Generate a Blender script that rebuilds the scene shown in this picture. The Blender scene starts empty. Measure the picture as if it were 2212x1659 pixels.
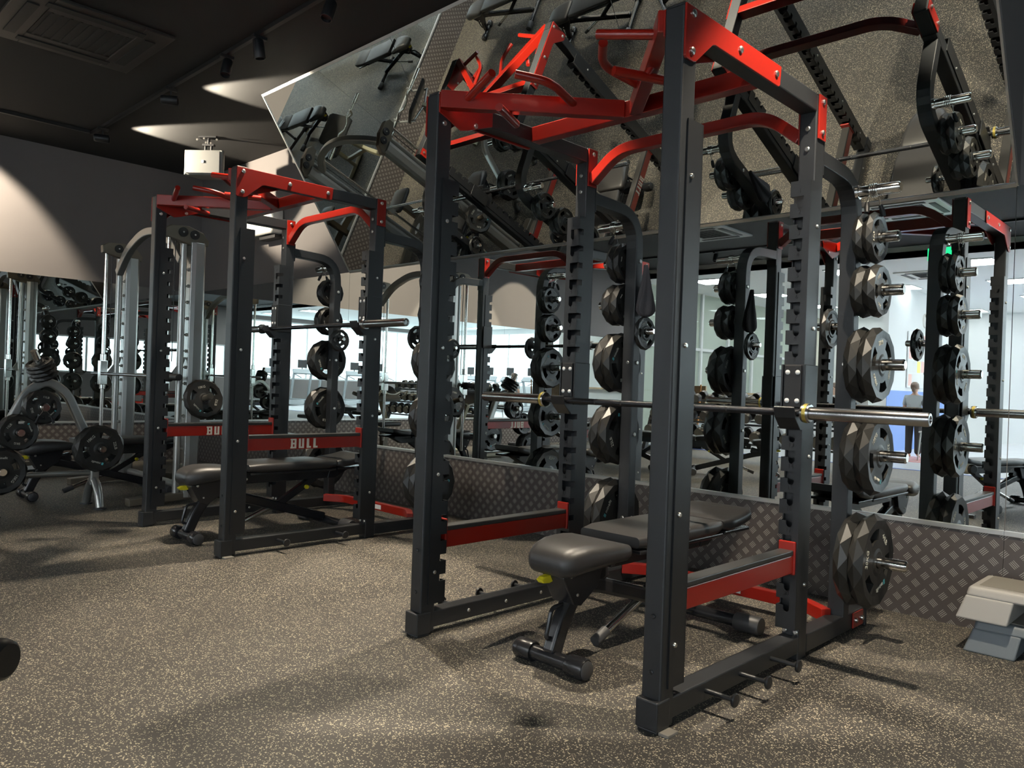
import bpy, bmesh, math, random
from mathutils import Vector, Matrix, geometry

random.seed(7)
C = bpy.context.scene.collection
SC = bpy.context.scene
PI = math.pi
R = math.radians

# ------------------------------------------------------------------ camera, world, exposure
YAW, PITCH, ROLL, FPX, CAMH = 0.7746, -0.0009, 0.0357, 1680.3, 1.045
fwd = Vector((-math.sin(YAW) * math.cos(PITCH), math.cos(YAW) * math.cos(PITCH), math.sin(PITCH)))
rgt = Vector((math.cos(YAW), math.sin(YAW), 0))
upv = rgt.cross(fwd)
cr, sr = math.cos(ROLL), math.sin(ROLL)
r2 = cr * rgt + sr * upv
u2 = -sr * rgt + cr * upv
cam = bpy.data.cameras.new('camera')
cam.sensor_width = 36.0
cam.lens = FPX / 2212.0 * 36.0
cam.clip_start = 0.05
cam.clip_end = 200
camo = bpy.data.objects.new('camera', cam)
C.objects.link(camo)
m = Matrix.Identity(4)
for i in range(3):
    m[i][0] = r2[i]; m[i][1] = u2[i]; m[i][2] = -fwd[i]
m[0][3], m[1][3], m[2][3] = 0, 0, CAMH
camo.matrix_world = m
SC.camera = camo

world = bpy.data.worlds.new('sky')
SC.world = world
world.use_nodes = True
bg = world.node_tree.nodes['Background']
bg.inputs[0].default_value = (0.80, 0.91, 1.0, 1)
bg.inputs[1].default_value = 5.0
SC.view_settings.view_transform = 'Standard'
SC.view_settings.look = 'None'
SC.view_settings.gamma = 1.0
SC.view_settings.exposure = 0.0
SC.view_settings.use_curve_mapping = False
SC.cycles.use_denoising = True
SC.cycles.max_bounces = 10
SC.cycles.diffuse_bounces = 4
SC.cycles.glossy_bounces = 6
SC.cycles.transparent_max_bounces = 8
SC.cycles.caustics_reflective = False
SC.cycles.caustics_refractive = False
SC.cycles.sample_clamp_indirect = 6.0

SPOT_W = 480.0          # track spots
PANEL_E = 42.0          # lounge ceiling panels

# room constants (metres)
YW = 4.045              # mirror wall
XL = -9.30              # left wall
XR = 8.0
YB = -14.0
ZC = 3.38
ZW = 0.445              # wainscot height
ZM = 2.01               # mirror top

# ------------------------------------------------------------------ material helpers
def mathn(nt, op, a, b=None, c=None):
    n = nt.nodes.new('ShaderNodeMath'); n.operation = op
    for i, v in enumerate((a, b, c)):
        if v is None: continue
        if isinstance(v, (int, float)): n.inputs[i].default_value = v
        else: nt.links.new(v, n.inputs[i])
    return n.outputs[0]

def pmat(name, col, rough=0.5, metal=0.0, spec=0.5, bump=0.0, bscale=200.0, var=0.0, vscale=8.0, coat=0.0, emit=None, estr=0.0, alpha=None):
    mt = bpy.data.materials.new(name); mt.use_nodes = True
    nt = mt.node_tree; b = nt.nodes['Principled BSDF']
    b.inputs['Base Color'].default_value = (*col, 1)
    b.inputs['Roughness'].default_value = rough
    b.inputs['Metallic'].default_value = metal
    b.inputs['Specular IOR Level'].default_value = spec
    b.inputs['Coat Weight'].default_value = coat
    b.inputs['Coat Roughness'].default_value = 0.15
    if emit:
        b.inputs['Emission Color'].default_value = (*emit, 1)
        b.inputs['Emission Strength'].default_value = estr
    if bump or var:
        tc = nt.nodes.new('ShaderNodeTexCoord')
    if bump:
        nz = nt.nodes.new('ShaderNodeTexNoise'); nz.inputs['Scale'].default_value = bscale; nz.inputs['Detail'].default_value = 3
        nt.links.new(tc.outputs['Object'], nz.inputs['Vector'])
        bp = nt.nodes.new('ShaderNodeBump'); bp.inputs['Strength'].default_value = bump; bp.inputs['Distance'].default_value = 0.002
        nt.links.new(nz.outputs['Fac'], bp.inputs['Height']); nt.links.new(bp.outputs['Normal'], b.inputs['Normal'])
    if var:
        nz2 = nt.nodes.new('ShaderNodeTexNoise'); nz2.inputs['Scale'].default_value = vscale; nz2.inputs['Detail'].default_value = 4
        nt.links.new(tc.outputs['Object'], nz2.inputs['Vector'])
        rp = nt.nodes.new('ShaderNodeMapRange')
        rp.inputs[1].default_value = 0.3; rp.inputs[2].default_value = 0.7; rp.inputs[3].default_value = 1 - var; rp.inputs[4].default_value = 1 + var
        nt.links.new(nz2.outputs['Fac'], rp.inputs[0])
        mx = nt.nodes.new('ShaderNodeVectorMath'); mx.operation = 'SCALE'
        mx.inputs[0].default_value = col
        nt.links.new(rp.outputs[0], mx.inputs['Scale'])
        nt.links.new(mx.outputs[0], b.inputs['Base Color'])
    return mt

M = {}
M['frame'] = pmat('black_powder_coat', (0.0155, 0.0168, 0.0190), 0.40, bump=0.25, bscale=900)
M['frame2'] = pmat('black_plate', (0.013, 0.014, 0.016), 0.38, bump=0.15, bscale=700)
M['red'] = pmat('red_enamel', (0.27, 0.011, 0.005), 0.3, coat=0.3)
M['chrome'] = pmat('chrome', (0.80, 0.78, 0.74), 0.13, 1.0)
M['steel'] = pmat('brushed_steel', (0.40, 0.395, 0.39), 0.22, 1.0)
M['boltm'] = pmat('zinc_bolt', (0.62, 0.60, 0.56), 0.3, 1.0)
M['whitebolt'] = pmat('white_bolt', (0.75, 0.75, 0.74), 0.4)
M['blackshaft'] = pmat('black_oxide', (0.025, 0.026, 0.03), 0.25, 0.6, bump=0.3, bscale=1500)
M['rubber'] = pmat('black_rubber', (0.024, 0.023, 0.022), 0.42, bump=0.1, bscale=400)
M['plate'] = pmat('plate_urethane', (0.017, 0.0165, 0.015), 0.40, bump=0.1, bscale=300)
M['vinyl'] = pmat('black_vinyl', (0.028, 0.027, 0.027), 0.40, bump=0.2, bscale=500)
M['tubeblk'] = pmat('black_gloss_tube', (0.018, 0.018, 0.02), 0.25)
M['greyfoot'] = pmat('grey_rubber_cap', (0.05, 0.05, 0.052), 0.45)
M['yellow'] = pmat('yellow_plastic', (0.72, 0.60, 0.02), 0.4)
M['brass'] = pmat('brass_band', (0.50, 0.40, 0.10), 0.35, 0.7)
M['print'] = pmat('white_print', (0.66, 0.64, 0.55), 0.5)
M['printblk'] = pmat('black_print', (0.004, 0.004, 0.005), 0.5)
M['teal'] = pmat('teal_print', (0.10, 0.42, 0.46), 0.5)
M['silver'] = pmat('silver_paint', (0.42, 0.42, 0.40), 0.3, 0.75)
M['bronze'] = pmat('bronze_paint', (0.17, 0.145, 0.11), 0.35, 0.4)
M['alu'] = pmat('aluminium_trim', (0.72, 0.72, 0.70), 0.3, 0.9)
M['wall'] = pmat('beige_wall_paint', (0.150, 0.137, 0.132), 0.75, bump=0.1, bscale=120, var=0.04, vscale=2)
M['ceil'] = pmat('black_ceiling_paint', (0.0030, 0.0030, 0.0029), 0.85, bump=0.3, bscale=300, var=0.15, vscale=30)
M['white'] = pmat('white_wall_paint', (0.78, 0.80, 0.80), 0.7)
M['whitepl'] = pmat('white_plastic', (0.70, 0.69, 0.65), 0.4)
M['duct'] = pmat('dark_grille', (0.006, 0.006, 0.006), 0.6)
M['acframe_shaded'] = pmat('ceiling_unit_shaded', (0.035, 0.032, 0.028), 0.5)  # shade of the dim ceiling is put into this casing colour
M['bluewall'] = pmat('blue_dado_paint', (0.16, 0.26, 0.55), 0.6)
M['bluestripe'] = pmat('blue_floor_tape', (0.10, 0.17, 0.48), 0.5)
M['redstripe'] = pmat('red_floor_tape', (0.55, 0.12, 0.10), 0.5)
M['vinylfloor'] = pmat('pale_vinyl_floor', (0.55, 0.56, 0.57), 0.35, var=0.05, vscale=3)
M['stepgrey'] = pmat('step_grey_plastic', (0.36, 0.345, 0.32), 0.5, bump=0.1, bscale=300)
M['stepdark'] = pmat('step_slate_plastic', (0.14, 0.16, 0.175), 0.5, bump=0.1, bscale=300)
M['stepmat'] = pmat('step_mat_rubber', (0.20, 0.185, 0.16), 0.7, bump=0.3, bscale=200)
M['speaker'] = pmat('speaker_grey', (0.20, 0.20, 0.19), 0.45)
M['towel'] = pmat('grey_towel', (0.11, 0.10, 0.105), 0.9, bump=0.6, bscale=250)
M['skin'] = pmat('skin', (0.55, 0.36, 0.27), 0.5)
M['hair'] = pmat('brown_hair', (0.11, 0.075, 0.055), 0.5)
M['shirt'] = pmat('grey_shirt', (0.30, 0.33, 0.34), 0.8)
M['trouser'] = pmat('black_trousers', (0.02, 0.02, 0.022), 0.8)
M['wood'] = pmat('pale_wood', (0.55, 0.42, 0.27), 0.5, var=0.1, vscale=10)
M['paper'] = pmat('paper_white', (0.75, 0.76, 0.74), 0.7)
M['paperyellow'] = pmat('paper_yellow', (0.78, 0.72, 0.22), 0.7)
M['paperpink'] = pmat('paper_pink', (0.75, 0.50, 0.45), 0.7)
M['orange'] = pmat('orange_plastic', (0.65, 0.28, 0.07), 0.5)
M['green'] = pmat('exit_sign_green', (0.02, 0.5, 0.15), 0.4, emit=(0.02, 0.9, 0.3), estr=1.5)
M['panel'] = pmat('light_panel', (0.9, 0.9, 0.9), 0.5, emit=(0.93, 0.97, 1.0), estr=PANEL_E)
M['lens'] = pmat('spot_lens', (0.9, 0.85, 0.7), 0.3, emit=(1.0, 0.8, 0.5), estr=6.0)
M['blackmat'] = pmat('black_matte', (0.01, 0.01, 0.011), 0.5)
M['greybase'] = pmat('treadmill_grey', (0.32, 0.35, 0.37), 0.4)
M['greywall'] = pmat('grey_wall_paint', (0.10, 0.10, 0.105), 0.7)
M['redpl'] = pmat('red_vinyl_print', (0.45, 0.03, 0.04), 0.4)

def mirror_mat():
    mt = bpy.data.materials.new('mirror_glass'); mt.use_nodes = True
    nt = mt.node_tree; nt.nodes.clear()
    o = nt.nodes.new('ShaderNodeOutputMaterial'); g = nt.nodes.new('ShaderNodeBsdfGlossy')
    g.inputs['Color'].default_value = (0.84, 0.88, 0.86, 1); g.inputs['Roughness'].default_value = 0.0
    nt.links.new(g.outputs[0], o.inputs[0]); return mt
M['mirror'] = mirror_mat()

def glass_mat():
    mt = bpy.data.materials.new('window_glass'); mt.use_nodes = True
    nt = mt.node_tree; nt.nodes.clear()
    o = nt.nodes.new('ShaderNodeOutputMaterial'); t = nt.nodes.new('ShaderNodeBsdfTransparent'); g = nt.nodes.new('ShaderNodeBsdfGlossy')
    g.inputs['Roughness'].default_value = 0.02
    t.inputs['Color'].default_value = (0.93, 0.97, 0.97, 1)
    mx = nt.nodes.new('ShaderNodeMixShader'); mx.inputs[0].default_value = 0.06
    nt.links.new(t.outputs[0], mx.inputs[1]); nt.links.new(g.outputs[0], mx.inputs[2])
    nt.links.new(mx.outputs[0], o.inputs[0]); return mt
M['glass'] = glass_mat()

def floor_mat():
    mt = bpy.data.materials.new('speckled_rubber_floor'); mt.use_nodes = True
    nt = mt.node_tree; b = nt.nodes['Principled BSDF']
    tc = nt.nodes.new('ShaderNodeTexCoord')
    nz = nt.nodes.new('ShaderNodeTexNoise'); nz.inputs['Scale'].default_value = 260; nz.inputs['Detail'].default_value = 2
    nt.links.new(tc.outputs['Object'], nz.inputs['Vector'])
    sub = nt.nodes.new('ShaderNodeVectorMath'); sub.operation = 'SUBTRACT'; sub.inputs[1].default_value = (0.5, 0.5, 0.5)
    nt.links.new(nz.outputs['Color'], sub.inputs[0])
    sc = nt.nodes.new('ShaderNodeVectorMath'); sc.operation = 'SCALE'; sc.inputs['Scale'].default_value = 0.006
    nt.links.new(sub.outputs[0], sc.inputs[0])
    ad = nt.nodes.new('ShaderNodeVectorMath'); ad.operation = 'ADD'
    nt.links.new(tc.outputs['Object'], ad.inputs[0]); nt.links.new(sc.outputs[0], ad.inputs[1])
    masks = []
    for scale, thr, dist in ((175, 0.87, 0.40), (320, 0.90, 0.42)):
        v = nt.nodes.new('ShaderNodeTexVoronoi'); v.voronoi_dimensions = '2D'; v.inputs['Scale'].default_value = scale
        nt.links.new(ad.outputs[0], v.inputs['Vector'])
        sp = nt.nodes.new('ShaderNodeSeparateColor'); nt.links.new(v.outputs['Color'], sp.inputs[0])
        a = mathn(nt, 'GREATER_THAN', sp.outputs[0], thr)
        d = mathn(nt, 'LESS_THAN', v.outputs['Distance'], dist)
        masks.append(mathn(nt, 'MULTIPLY', a, d))
    mk = mathn(nt, 'MAXIMUM', masks[0], masks[1])
    big = nt.nodes.new('ShaderNodeTexNoise'); big.inputs['Scale'].default_value = 3.0; big.inputs['Detail'].default_value = 5
    nt.links.new(tc.outputs['Object'], big.inputs['Vector'])
    rp = nt.nodes.new('ShaderNodeValToRGB')
    rp.color_ramp.elements[0].position = 0.3; rp.color_ramp.elements[0].color = (0.046, 0.043, 0.039, 1)
    rp.color_ramp.elements[1].position = 0.7; rp.color_ramp.elements[1].color = (0.058, 0.054, 0.049, 1)
    nt.links.new(big.outputs['Fac'], rp.inputs[0])
    mx = nt.nodes.new('ShaderNodeMix'); mx.data_type = 'RGBA'
    nt.links.new(mk, mx.inputs[0]); nt.links.new(rp.outputs[0], mx.inputs[6]); mx.inputs[7].default_value = (0.55, 0.49, 0.36, 1)
    nt.links.new(mx.outputs[2], b.inputs['Base Color'])
    b.inputs['Roughness'].default_value = 0.55
    b.inputs['Specular IOR Level'].default_value = 0.35
    fine = nt.nodes.new('ShaderNodeTexNoise'); fine.inputs['Scale'].default_value = 500
    nt.links.new(tc.outputs['Object'], fine.inputs['Vector'])
    bp = nt.nodes.new('ShaderNodeBump'); bp.inputs['Strength'].default_value = 0.25; bp.inputs['Distance'].default_value = 0.002
    nt.links.new(fine.outputs['Fac'], bp.inputs['Height']); nt.links.new(bp.outputs['Normal'], b.inputs['Normal'])
    return mt
M['floor'] = floor_mat()

def tread_mat(name, axis):
    mt = bpy.data.materials.new(name); mt.use_nodes = True
    nt = mt.node_tree; b = nt.nodes['Principled BSDF']
    tc = nt.nodes.new('ShaderNodeTexCoord'); sp = nt.nodes.new('ShaderNodeSeparateXYZ')
    nt.links.new(tc.outputs['Object'], sp.inputs[0])
    u, v = sp.outputs[axis], sp.outputs[2]
    P = 0.080
    def lattice(off, sw):
        a = mathn(nt, 'MULTIPLY', mathn(nt, 'SUBTRACT', mathn(nt, 'FRACT', mathn(nt, 'ADD', mathn(nt, 'DIVIDE', u, P), 100.0 + off)), 0.5), P)
        c = mathn(nt, 'MULTIPLY', mathn(nt, 'SUBTRACT', mathn(nt, 'FRACT', mathn(nt, 'ADD', mathn(nt, 'DIVIDE', v, P), 100.0 + off)), 0.5), P)
        p = mathn(nt, 'MULTIPLY', mathn(nt, 'ADD', a, c), 0.7071)
        q = mathn(nt, 'MULTIPLY', mathn(nt, 'SUBTRACT', a, c), 0.7071)
        if sw: p, q = q, p
        m1 = mathn(nt, 'LESS_THAN', mathn(nt, 'ABSOLUTE', p), 0.0165)
        m2 = mathn(nt, 'LESS_THAN', mathn(nt, 'ABSOLUTE', q), 0.0148)
        st = mathn(nt, 'LESS_THAN', mathn(nt, 'ABSOLUTE', mathn(nt, 'SUBTRACT', mathn(nt, 'FRACT', mathn(nt, 'ADD', mathn(nt, 'DIVIDE', q, 0.0074), 10.0)), 0.5)), 0.19)
        return mathn(nt, 'MULTIPLY', mathn(nt, 'MULTIPLY', m1, m2), st)
    mk = mathn(nt, 'MAXIMUM', lattice(0.0, False), lattice(0.5, True))
    mx = nt.nodes.new('ShaderNodeMix'); mx.data_type = 'RGBA'
    nt.links.new(mk, mx.inputs[0]); mx.inputs[6].default_value = (0.088, 0.076, 0.072, 1); mx.inputs[7].default_value = (0.36, 0.34, 0.31, 1)
    nt.links.new(mx.outputs[2], b.inputs['Base Color'])
    b.inputs['Roughness'].default_value = 0.38; b.inputs['Metallic'].default_value = 0.25
    bp = nt.nodes.new('ShaderNodeBump'); bp.inputs['Strength'].default_value = 0.5; bp.inputs['Distance'].default_value = 0.0012
    nt.links.new(mk, bp.inputs['Height']); nt.links.new(bp.outputs['Normal'], b.inputs['Normal'])
    return mt
M['tread_x'] = tread_mat('tread_plate_x', 0)
M['tread_y'] = tread_mat('tread_plate_y', 1)

# ------------------------------------------------------------------ geometry builder
class G:
    def __init__(s): s.v = []; s.f = []
    def add(s, vs, fs, T=None):
        o = len(s.v)
        s.v += [tuple(T @ Vector(v)) if T else tuple(v) for v in vs]
        s.f += [tuple(i + o for i in f) for f in fs]
        return s
    def box(s, x0, x1, y0, y1, z0, z1, T=None):
        if x0 > x1: x0, x1 = x1, x0
        if y0 > y1: y0, y1 = y1, y0
        if z0 > z1: z0, z1 = z1, z0
        return s.add([(x0,y0,z0),(x1,y0,z0),(x1,y1,z0),(x0,y1,z0),(x0,y0,z1),(x1,y0,z1),(x1,y1,z1),(x0,y1,z1)],
                     [(0,3,2,1),(4,5,6,7),(0,1,5,4),(1,2,6,5),(2,3,7,6),(3,0,4,7)], T)
    def cyl(s, p0, p1, r0, r1=None, n=16):
        return s.tube([p0, p1], r0, n, r1)
    def tube(s, path, r, n=12, r1=None, closed=False):
        P = [Vector(p) for p in path]; k = len(P)
        rr = list(r) if isinstance(r, (list, tuple)) else [r + ((r1 if r1 is not None else r) - r) * i / max(1, k - 1) for i in range(k)]
        tang = []
        for i in range(k):
            a = P[i - 1] if (i > 0 or closed) else P[i]; b = P[(i + 1) % k] if (i < k - 1 or closed) else P[i]
            t = (b - a); tang.append(t.normalized() if t.length > 1e-9 else Vector((0, 0, 1)))
        up = Vector((0, 0, 1)) if abs(tang[0].z) < 0.9 else Vector((1, 0, 0))
        nrm = (up - tang[0] * up.dot(tang[0])).normalized()
        vs = []
        for i in range(k):
            nrm = (nrm - tang[i] * nrm.dot(tang[i])).normalized()
            bi = tang[i].cross(nrm)
            for j in range(n):
                a = 2 * PI * j / n
                vs.append(P[i] + (nrm * math.cos(a) + bi * math.sin(a)) * rr[i])
        fs = []
        for i in range(k if closed else k - 1):
            i2 = (i + 1) % k
            for j in range(n):
                j2 = (j + 1) % n
                fs.append((i * n + j, i * n + j2, i2 * n + j2, i2 * n + j))
        if not closed:
            fs.append(tuple(reversed(range(n)))); fs.append(tuple((k - 1) * n + j for j in range(n)))
        return s.add(vs, fs)
    def rect(s, path, w, h, side=None):
        """rectangular bar: w along the side vector, h along the other normal"""
        P = [Vector(p) for p in path]; k = len(P); vs = []
        sd = Vector(side) if side else Vector((1, 0, 0))
        for i in range(k):
            d0 = (P[i] - P[i - 1]).normalized() if i > 0 else (P[1] - P[0]).normalized()
            d1 = (P[i + 1] - P[i]).normalized() if i < k - 1 else d0
            t = (d0 + d1).normalized(); scl = 1.0 / max(0.5, t.dot(d0))
            sv = (sd - t * sd.dot(t)).normalized(); nv = t.cross(sv)
            for a, b in ((-1, -1), (1, -1), (1, 1), (-1, 1)):
                vs.append(P[i] + sv * a * w / 2 + nv * b * h / 2 * scl)
        fs = []
        for i in range(k - 1):
            for j in range(4):
                j2 = (j + 1) % 4
                fs.append((i * 4 + j, i * 4 + j2, i * 4 + 4 + j2, i * 4 + 4 + j))
        fs.append((3, 2, 1, 0)); e = (k - 1) * 4; fs.append((e, e + 1, e + 2, e + 3))
        return s.add(vs, fs)
    def prism(s, poly, o, u, v, th):
        o, u, v = Vector(o), Vector(u), Vector(v); n = u.cross(v).normalized() * th
        a = [o + u * p[0] + v * p[1] for p in poly]; b = [p + n for p in a]; k = len(a)
        tris = geometry.tessellate_polygon([[Vector((p[0], p[1], 0)) for p in poly]])
        area = sum(poly[i][0] * poly[(i + 1) % k][1] - poly[(i + 1) % k][0] * poly[i][1] for i in range(k))
        fs = []
        for t in tris:
            ar = (poly[t[1]][0] - poly[t[0]][0]) * (poly[t[2]][1] - poly[t[0]][1]) - (poly[t[2]][0] - poly[t[0]][0]) * (poly[t[1]][1] - poly[t[0]][1])
            t = tuple(t) if ar > 0 else tuple(reversed(t))
            fs.append(tuple(reversed(t))); fs.append(tuple(i + k for i in t))
        for i in range(k):
            j = (i + 1) % k
            fs.append((i, j, j + k, i + k) if area > 0 else (j, i, i + k, j + k))
        return s.add(a + b, fs)
    def lathe(s, prof, T=None, n=24):
        vs = []; fs = []; k = len(prof)
        for r, z in prof:
            for j in range(n):
                a = 2 * PI * j / n; vs.append((r * math.cos(a), r * math.sin(a), z))
        for i in range(k - 1):
            for j in range(n):
                j2 = (j + 1) % n; fs.append((i * n + j, i * n + j2, i * n + n + j2, i * n + n + j))
        if prof[0][0] > 1e-5: fs.append(tuple(reversed(range(n))))
        if prof[-1][0] > 1e-5: fs.append(tuple((k - 1) * n + j for j in range(n)))
        return s.add(vs, fs, T)
    def loft(s, rings):
        n = len(rings[0]); k = len(rings); vs = [p for r_ in rings for p in r_]; fs = []
        for i in range(k - 1):
            for j in range(n):
                j2 = (j + 1) % n; fs.append((i * n + j, i * n + j2, i * n + n + j2, i * n + n + j))
        fs.append(tuple(reversed(range(n)))); fs.append(tuple((k - 1) * n + j for j in range(n)))
        return s.add(vs, fs)
    def mesh(s, name, smooth=None):
        me = bpy.data.meshes.new(name); me.from_pydata(s.v, [], s.f); me.validate(); 
        bm = bmesh.new(); bm.from_mesh(me); bmesh.ops.recalc_face_normals(bm, faces=bm.faces); bm.to_mesh(me); bm.free()
        if smooth is not None:
            me.polygons.foreach_set('use_smooth', [True] * len(me.polygons)); me.set_sharp_from_angle(angle=R(smooth))
        return me

CACHE = {}
def obj(name, g, mat, parent=None, bevel=0.0, smooth=None, key=None, seg=2, loc=None, rot=None, T=None):
    """one mesh object; g is a G or a function that returns a G; key shares the mesh data"""
    if key is not None and key in CACHE: me = CACHE[key]
    else:
        gg = g() if callable(g) else g
        me = gg.mesh(name, smooth); me.materials.append(M[mat] if isinstance(mat, str) else mat)
        if key is not None: CACHE[key] = me
    o = bpy.data.objects.new(name, me); C.objects.link(o)
    if bevel:
        b = o.modifiers.new('edge', 'BEVEL'); b.width = bevel; b.segments = seg; b.limit_method = 'ANGLE'; b.angle_limit = R(40)
    if parent: o.parent = parent
    if loc is not None: o.location = loc
    if rot is not None: o.rotation_euler = rot
    if T is not None: o.matrix_basis = T
    return o

def tag(o, label, cat, group=None, kind=None):
    o['label'] = label; o['category'] = cat
    if group: o['group'] = group
    if kind: o['kind'] = kind
    return o

def thing(name, label, cat, loc=(0, 0, 0), rotz=0, group=None):
    o = bpy.data.objects.new(name, None); C.objects.link(o); o.empty_display_size = 0.1
    o.location = loc; o.rotation_euler = (0, 0, rotz)
    return tag(o, label, cat, group, 'thing')

def struct(name, g, mat, parent=None, **k):
    o = obj(name, g, mat, parent, **k)
    if not parent: o['kind'] = 'structure'
    return o

def dup(root, loc, rotz, label):
    r = root.copy(); C.objects.link(r); r.location = loc; r.rotation_euler = (0, 0, rotz); r['label'] = label
    for ch in list(root.children):
        c = ch.copy(); C.objects.link(c); c.parent = r
        for g in list(ch.children):
            d = g.copy(); C.objects.link(d); d.parent = c
    return r

TEXT = {}
def text_mesh(body, size, mat, xs=1.0, th=0.0006):
    key = (body, size, mat, xs)
    if key in TEXT: return TEXT[key]
    cu = bpy.data.curves.new('txt', 'FONT'); cu.body = body; cu.size = size; cu.align_x = 'CENTER'; cu.align_y = 'CENTER'
    cu.extrude = th; cu.resolution_u = 2
    ob = bpy.data.objects.new('txt', cu); C.objects.link(ob)
    dg = bpy.context.evaluated_depsgraph_get()
    me = bpy.data.meshes.new_from_object(ob.evaluated_get(dg))
    bpy.data.objects.remove(ob); bpy.data.curves.remove(cu)
    me.transform(Matrix.Diagonal((xs, 1, 1, 1)))
    me.materials.clear(); me.materials.append(M[mat])
    TEXT[key] = me
    return me
# all lettering is made first, while the scene is still small
for n_ in range(1, 21): text_mesh(str(n_), 0.026, 'printblk', 0.9)
for t_ in ('20KG', '44LB', '10KG', '22LB', '5KG', '11LB', '2.5KG', '5.5LB', '1.25KG', '15KG', '33LB'): text_mesh(t_, 0.05, 'print')
text_mesh('minefit', 0.05, 'print'); text_mesh('EXIT', 0.08, 'print')

def textobj(name, me, parent, T):
    o = bpy.data.objects.new(name, me); C.objects.link(o); o.parent = parent; o.matrix_basis = T; return o

ORD = ['first', 'second', 'third', 'fourth', 'fifth', 'sixth', 'seventh', 'eighth', 'ninth', 'tenth', 'eleventh', 'twelfth', 'thirteenth', 'fourteenth', 'fifteenth', 'sixteenth']

# ------------------------------------------------------------------ window portals (guide the daylight through the real openings)
def portal(loc, rot, sx, sy):
    l = bpy.data.lights.new('daylight_portal', 'AREA'); l.shape = 'RECTANGLE'; l.size = sx; l.size_y = sy
    l.cycles.is_portal = True
    o = bpy.data.objects.new('daylight_portal', l); C.objects.link(o); o.location = loc; o.rotation_euler = rot
portal((XR + 0.06, -9.2, 1.97), (0, R(90), 0), 2.15, 8.6)
portal((XR + 0.06, -1.5, 1.47), (0, R(90), 0), 1.15, 6.0)      # faces -X
portal((4.0, YB - 0.06, 1.97), (R(90), 0, 0), 7.0, 2.15)         # faces +Y

# ------------------------------------------------------------------ room shell
struct('floor', G().box(XL, XR, -4.0, YW, -0.05, 0.0), 'floor')
struct('floor_lounge', G().box(XL, XR, YB, -4.0, -0.05, 0.0), 'vinylfloor')
fl = bpy.data.objects['floor_lounge']
obj('floor_stripe', G().box(XL, XR, -4.06, -3.98, 0.0, 0.004), 'bluestripe', fl)
for k in range(5):
    obj('floor_stripe', G().box(-4.9, -3.2, -6.75 + 0.28 * k, -6.64 + 0.28 * k, 0.0, 0.003), 'redstripe', fl)
struct('ceiling', G().box(XL, XR, -4.75, YW, ZC, ZC + 0.1), 'ceil')
struct('ceiling_lounge', G().box(XL, XR, YB, -4.75, 3.2, 3.3).box(XL, XR, -4.77, -4.75, 3.2, ZC + 0.1), 'white')

# front wall: paint, tread-plate wainscot, trim, mirror sheets
wf = struct('wall_front', G().box(XL - 0.12, XR + 0.12, YW, YW + 0.12, 0, ZC + 0.1), 'wall')
edges = [XL, -7.833, -6.085, -4.337, -2.590, -0.842, 0.906, 2.654]
for a, b in zip(edges, edges[1:]):
    obj('mirror_panel', G().box(a + 0.0015, b - 0.0015, YW - 0.005, YW - 0.0005, ZW + 0.012, ZM), 'mirror', wf)
    obj('wainscot_panel', G().box(a + 0.001, b - 0.001, YW - 0.010, YW, 0.0, ZW), 'tread_x', wf)
    obj('trim_strip', G().box(a, b, YW - 0.018, YW, ZW - 0.002, ZW + 0.020), 'alu', wf, bevel=0.002)
obj('wainscot_panel', G().box(2.654, XR, YW - 0.010, YW, 0, ZW), 'tread_x', wf)

# left wall
wl = struct('wall_left', G().box(XL - 0.12, XL, YB, YW, 0, ZC + 0.1), 'wall')
ye = [YW - 0.012, 2.30, 0.555, -1.19, -2.935, -4.68]
for b, a in zip(ye, ye[1:]):
    obj('mirror_panel', G().box(XL + 0.0005, XL + 0.005, a + 0.0015, b - 0.0015, ZW + 0.012, ZM - 0.01), 'mirror', wl)
    obj('wainscot_panel', G().box(XL, XL + 0.010, a + 0.001, b - 0.001, 0.0, ZW), 'tread_y', wl)
    obj('trim_strip', G().box(XL, XL + 0.018, a, b, ZW - 0.002, ZW + 0.020), 'alu', wl, bevel=0.002)
# lounge side of the left wall: cream panels between white mullions
lw = struct('wall_lounge', G().box(XL, XL + 0.03, YB, -4.75, 0, 3.2), pmat('cream_wall_paint', (0.62, 0.60, 0.50), 0.6))
for k in range(7):
    y = -5.0 - 1.2 * k
    obj('mullion', G().box(XL + 0.03, XL + 0.09, y - 0.035, y + 0.035, 0, 3.2), 'white', lw)
    if k < 6: obj('transom', G().box(XL + 0.03, XL + 0.075, y - 1.165, y - 0.035, 1.92, 1.98), 'white', lw)
    if k < 6: obj('pane', G().box(XL + 0.045, XL + 0.051, y - 1.165, y - 0.035, 1.98, 3.18), 'glass', lw)
    if k < 6: obj('pane', G().box(XL + 0.045, XL + 0.051, y - 1.165, y - 0.035, 0.05, 1.92), 'glass', lw)

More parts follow.
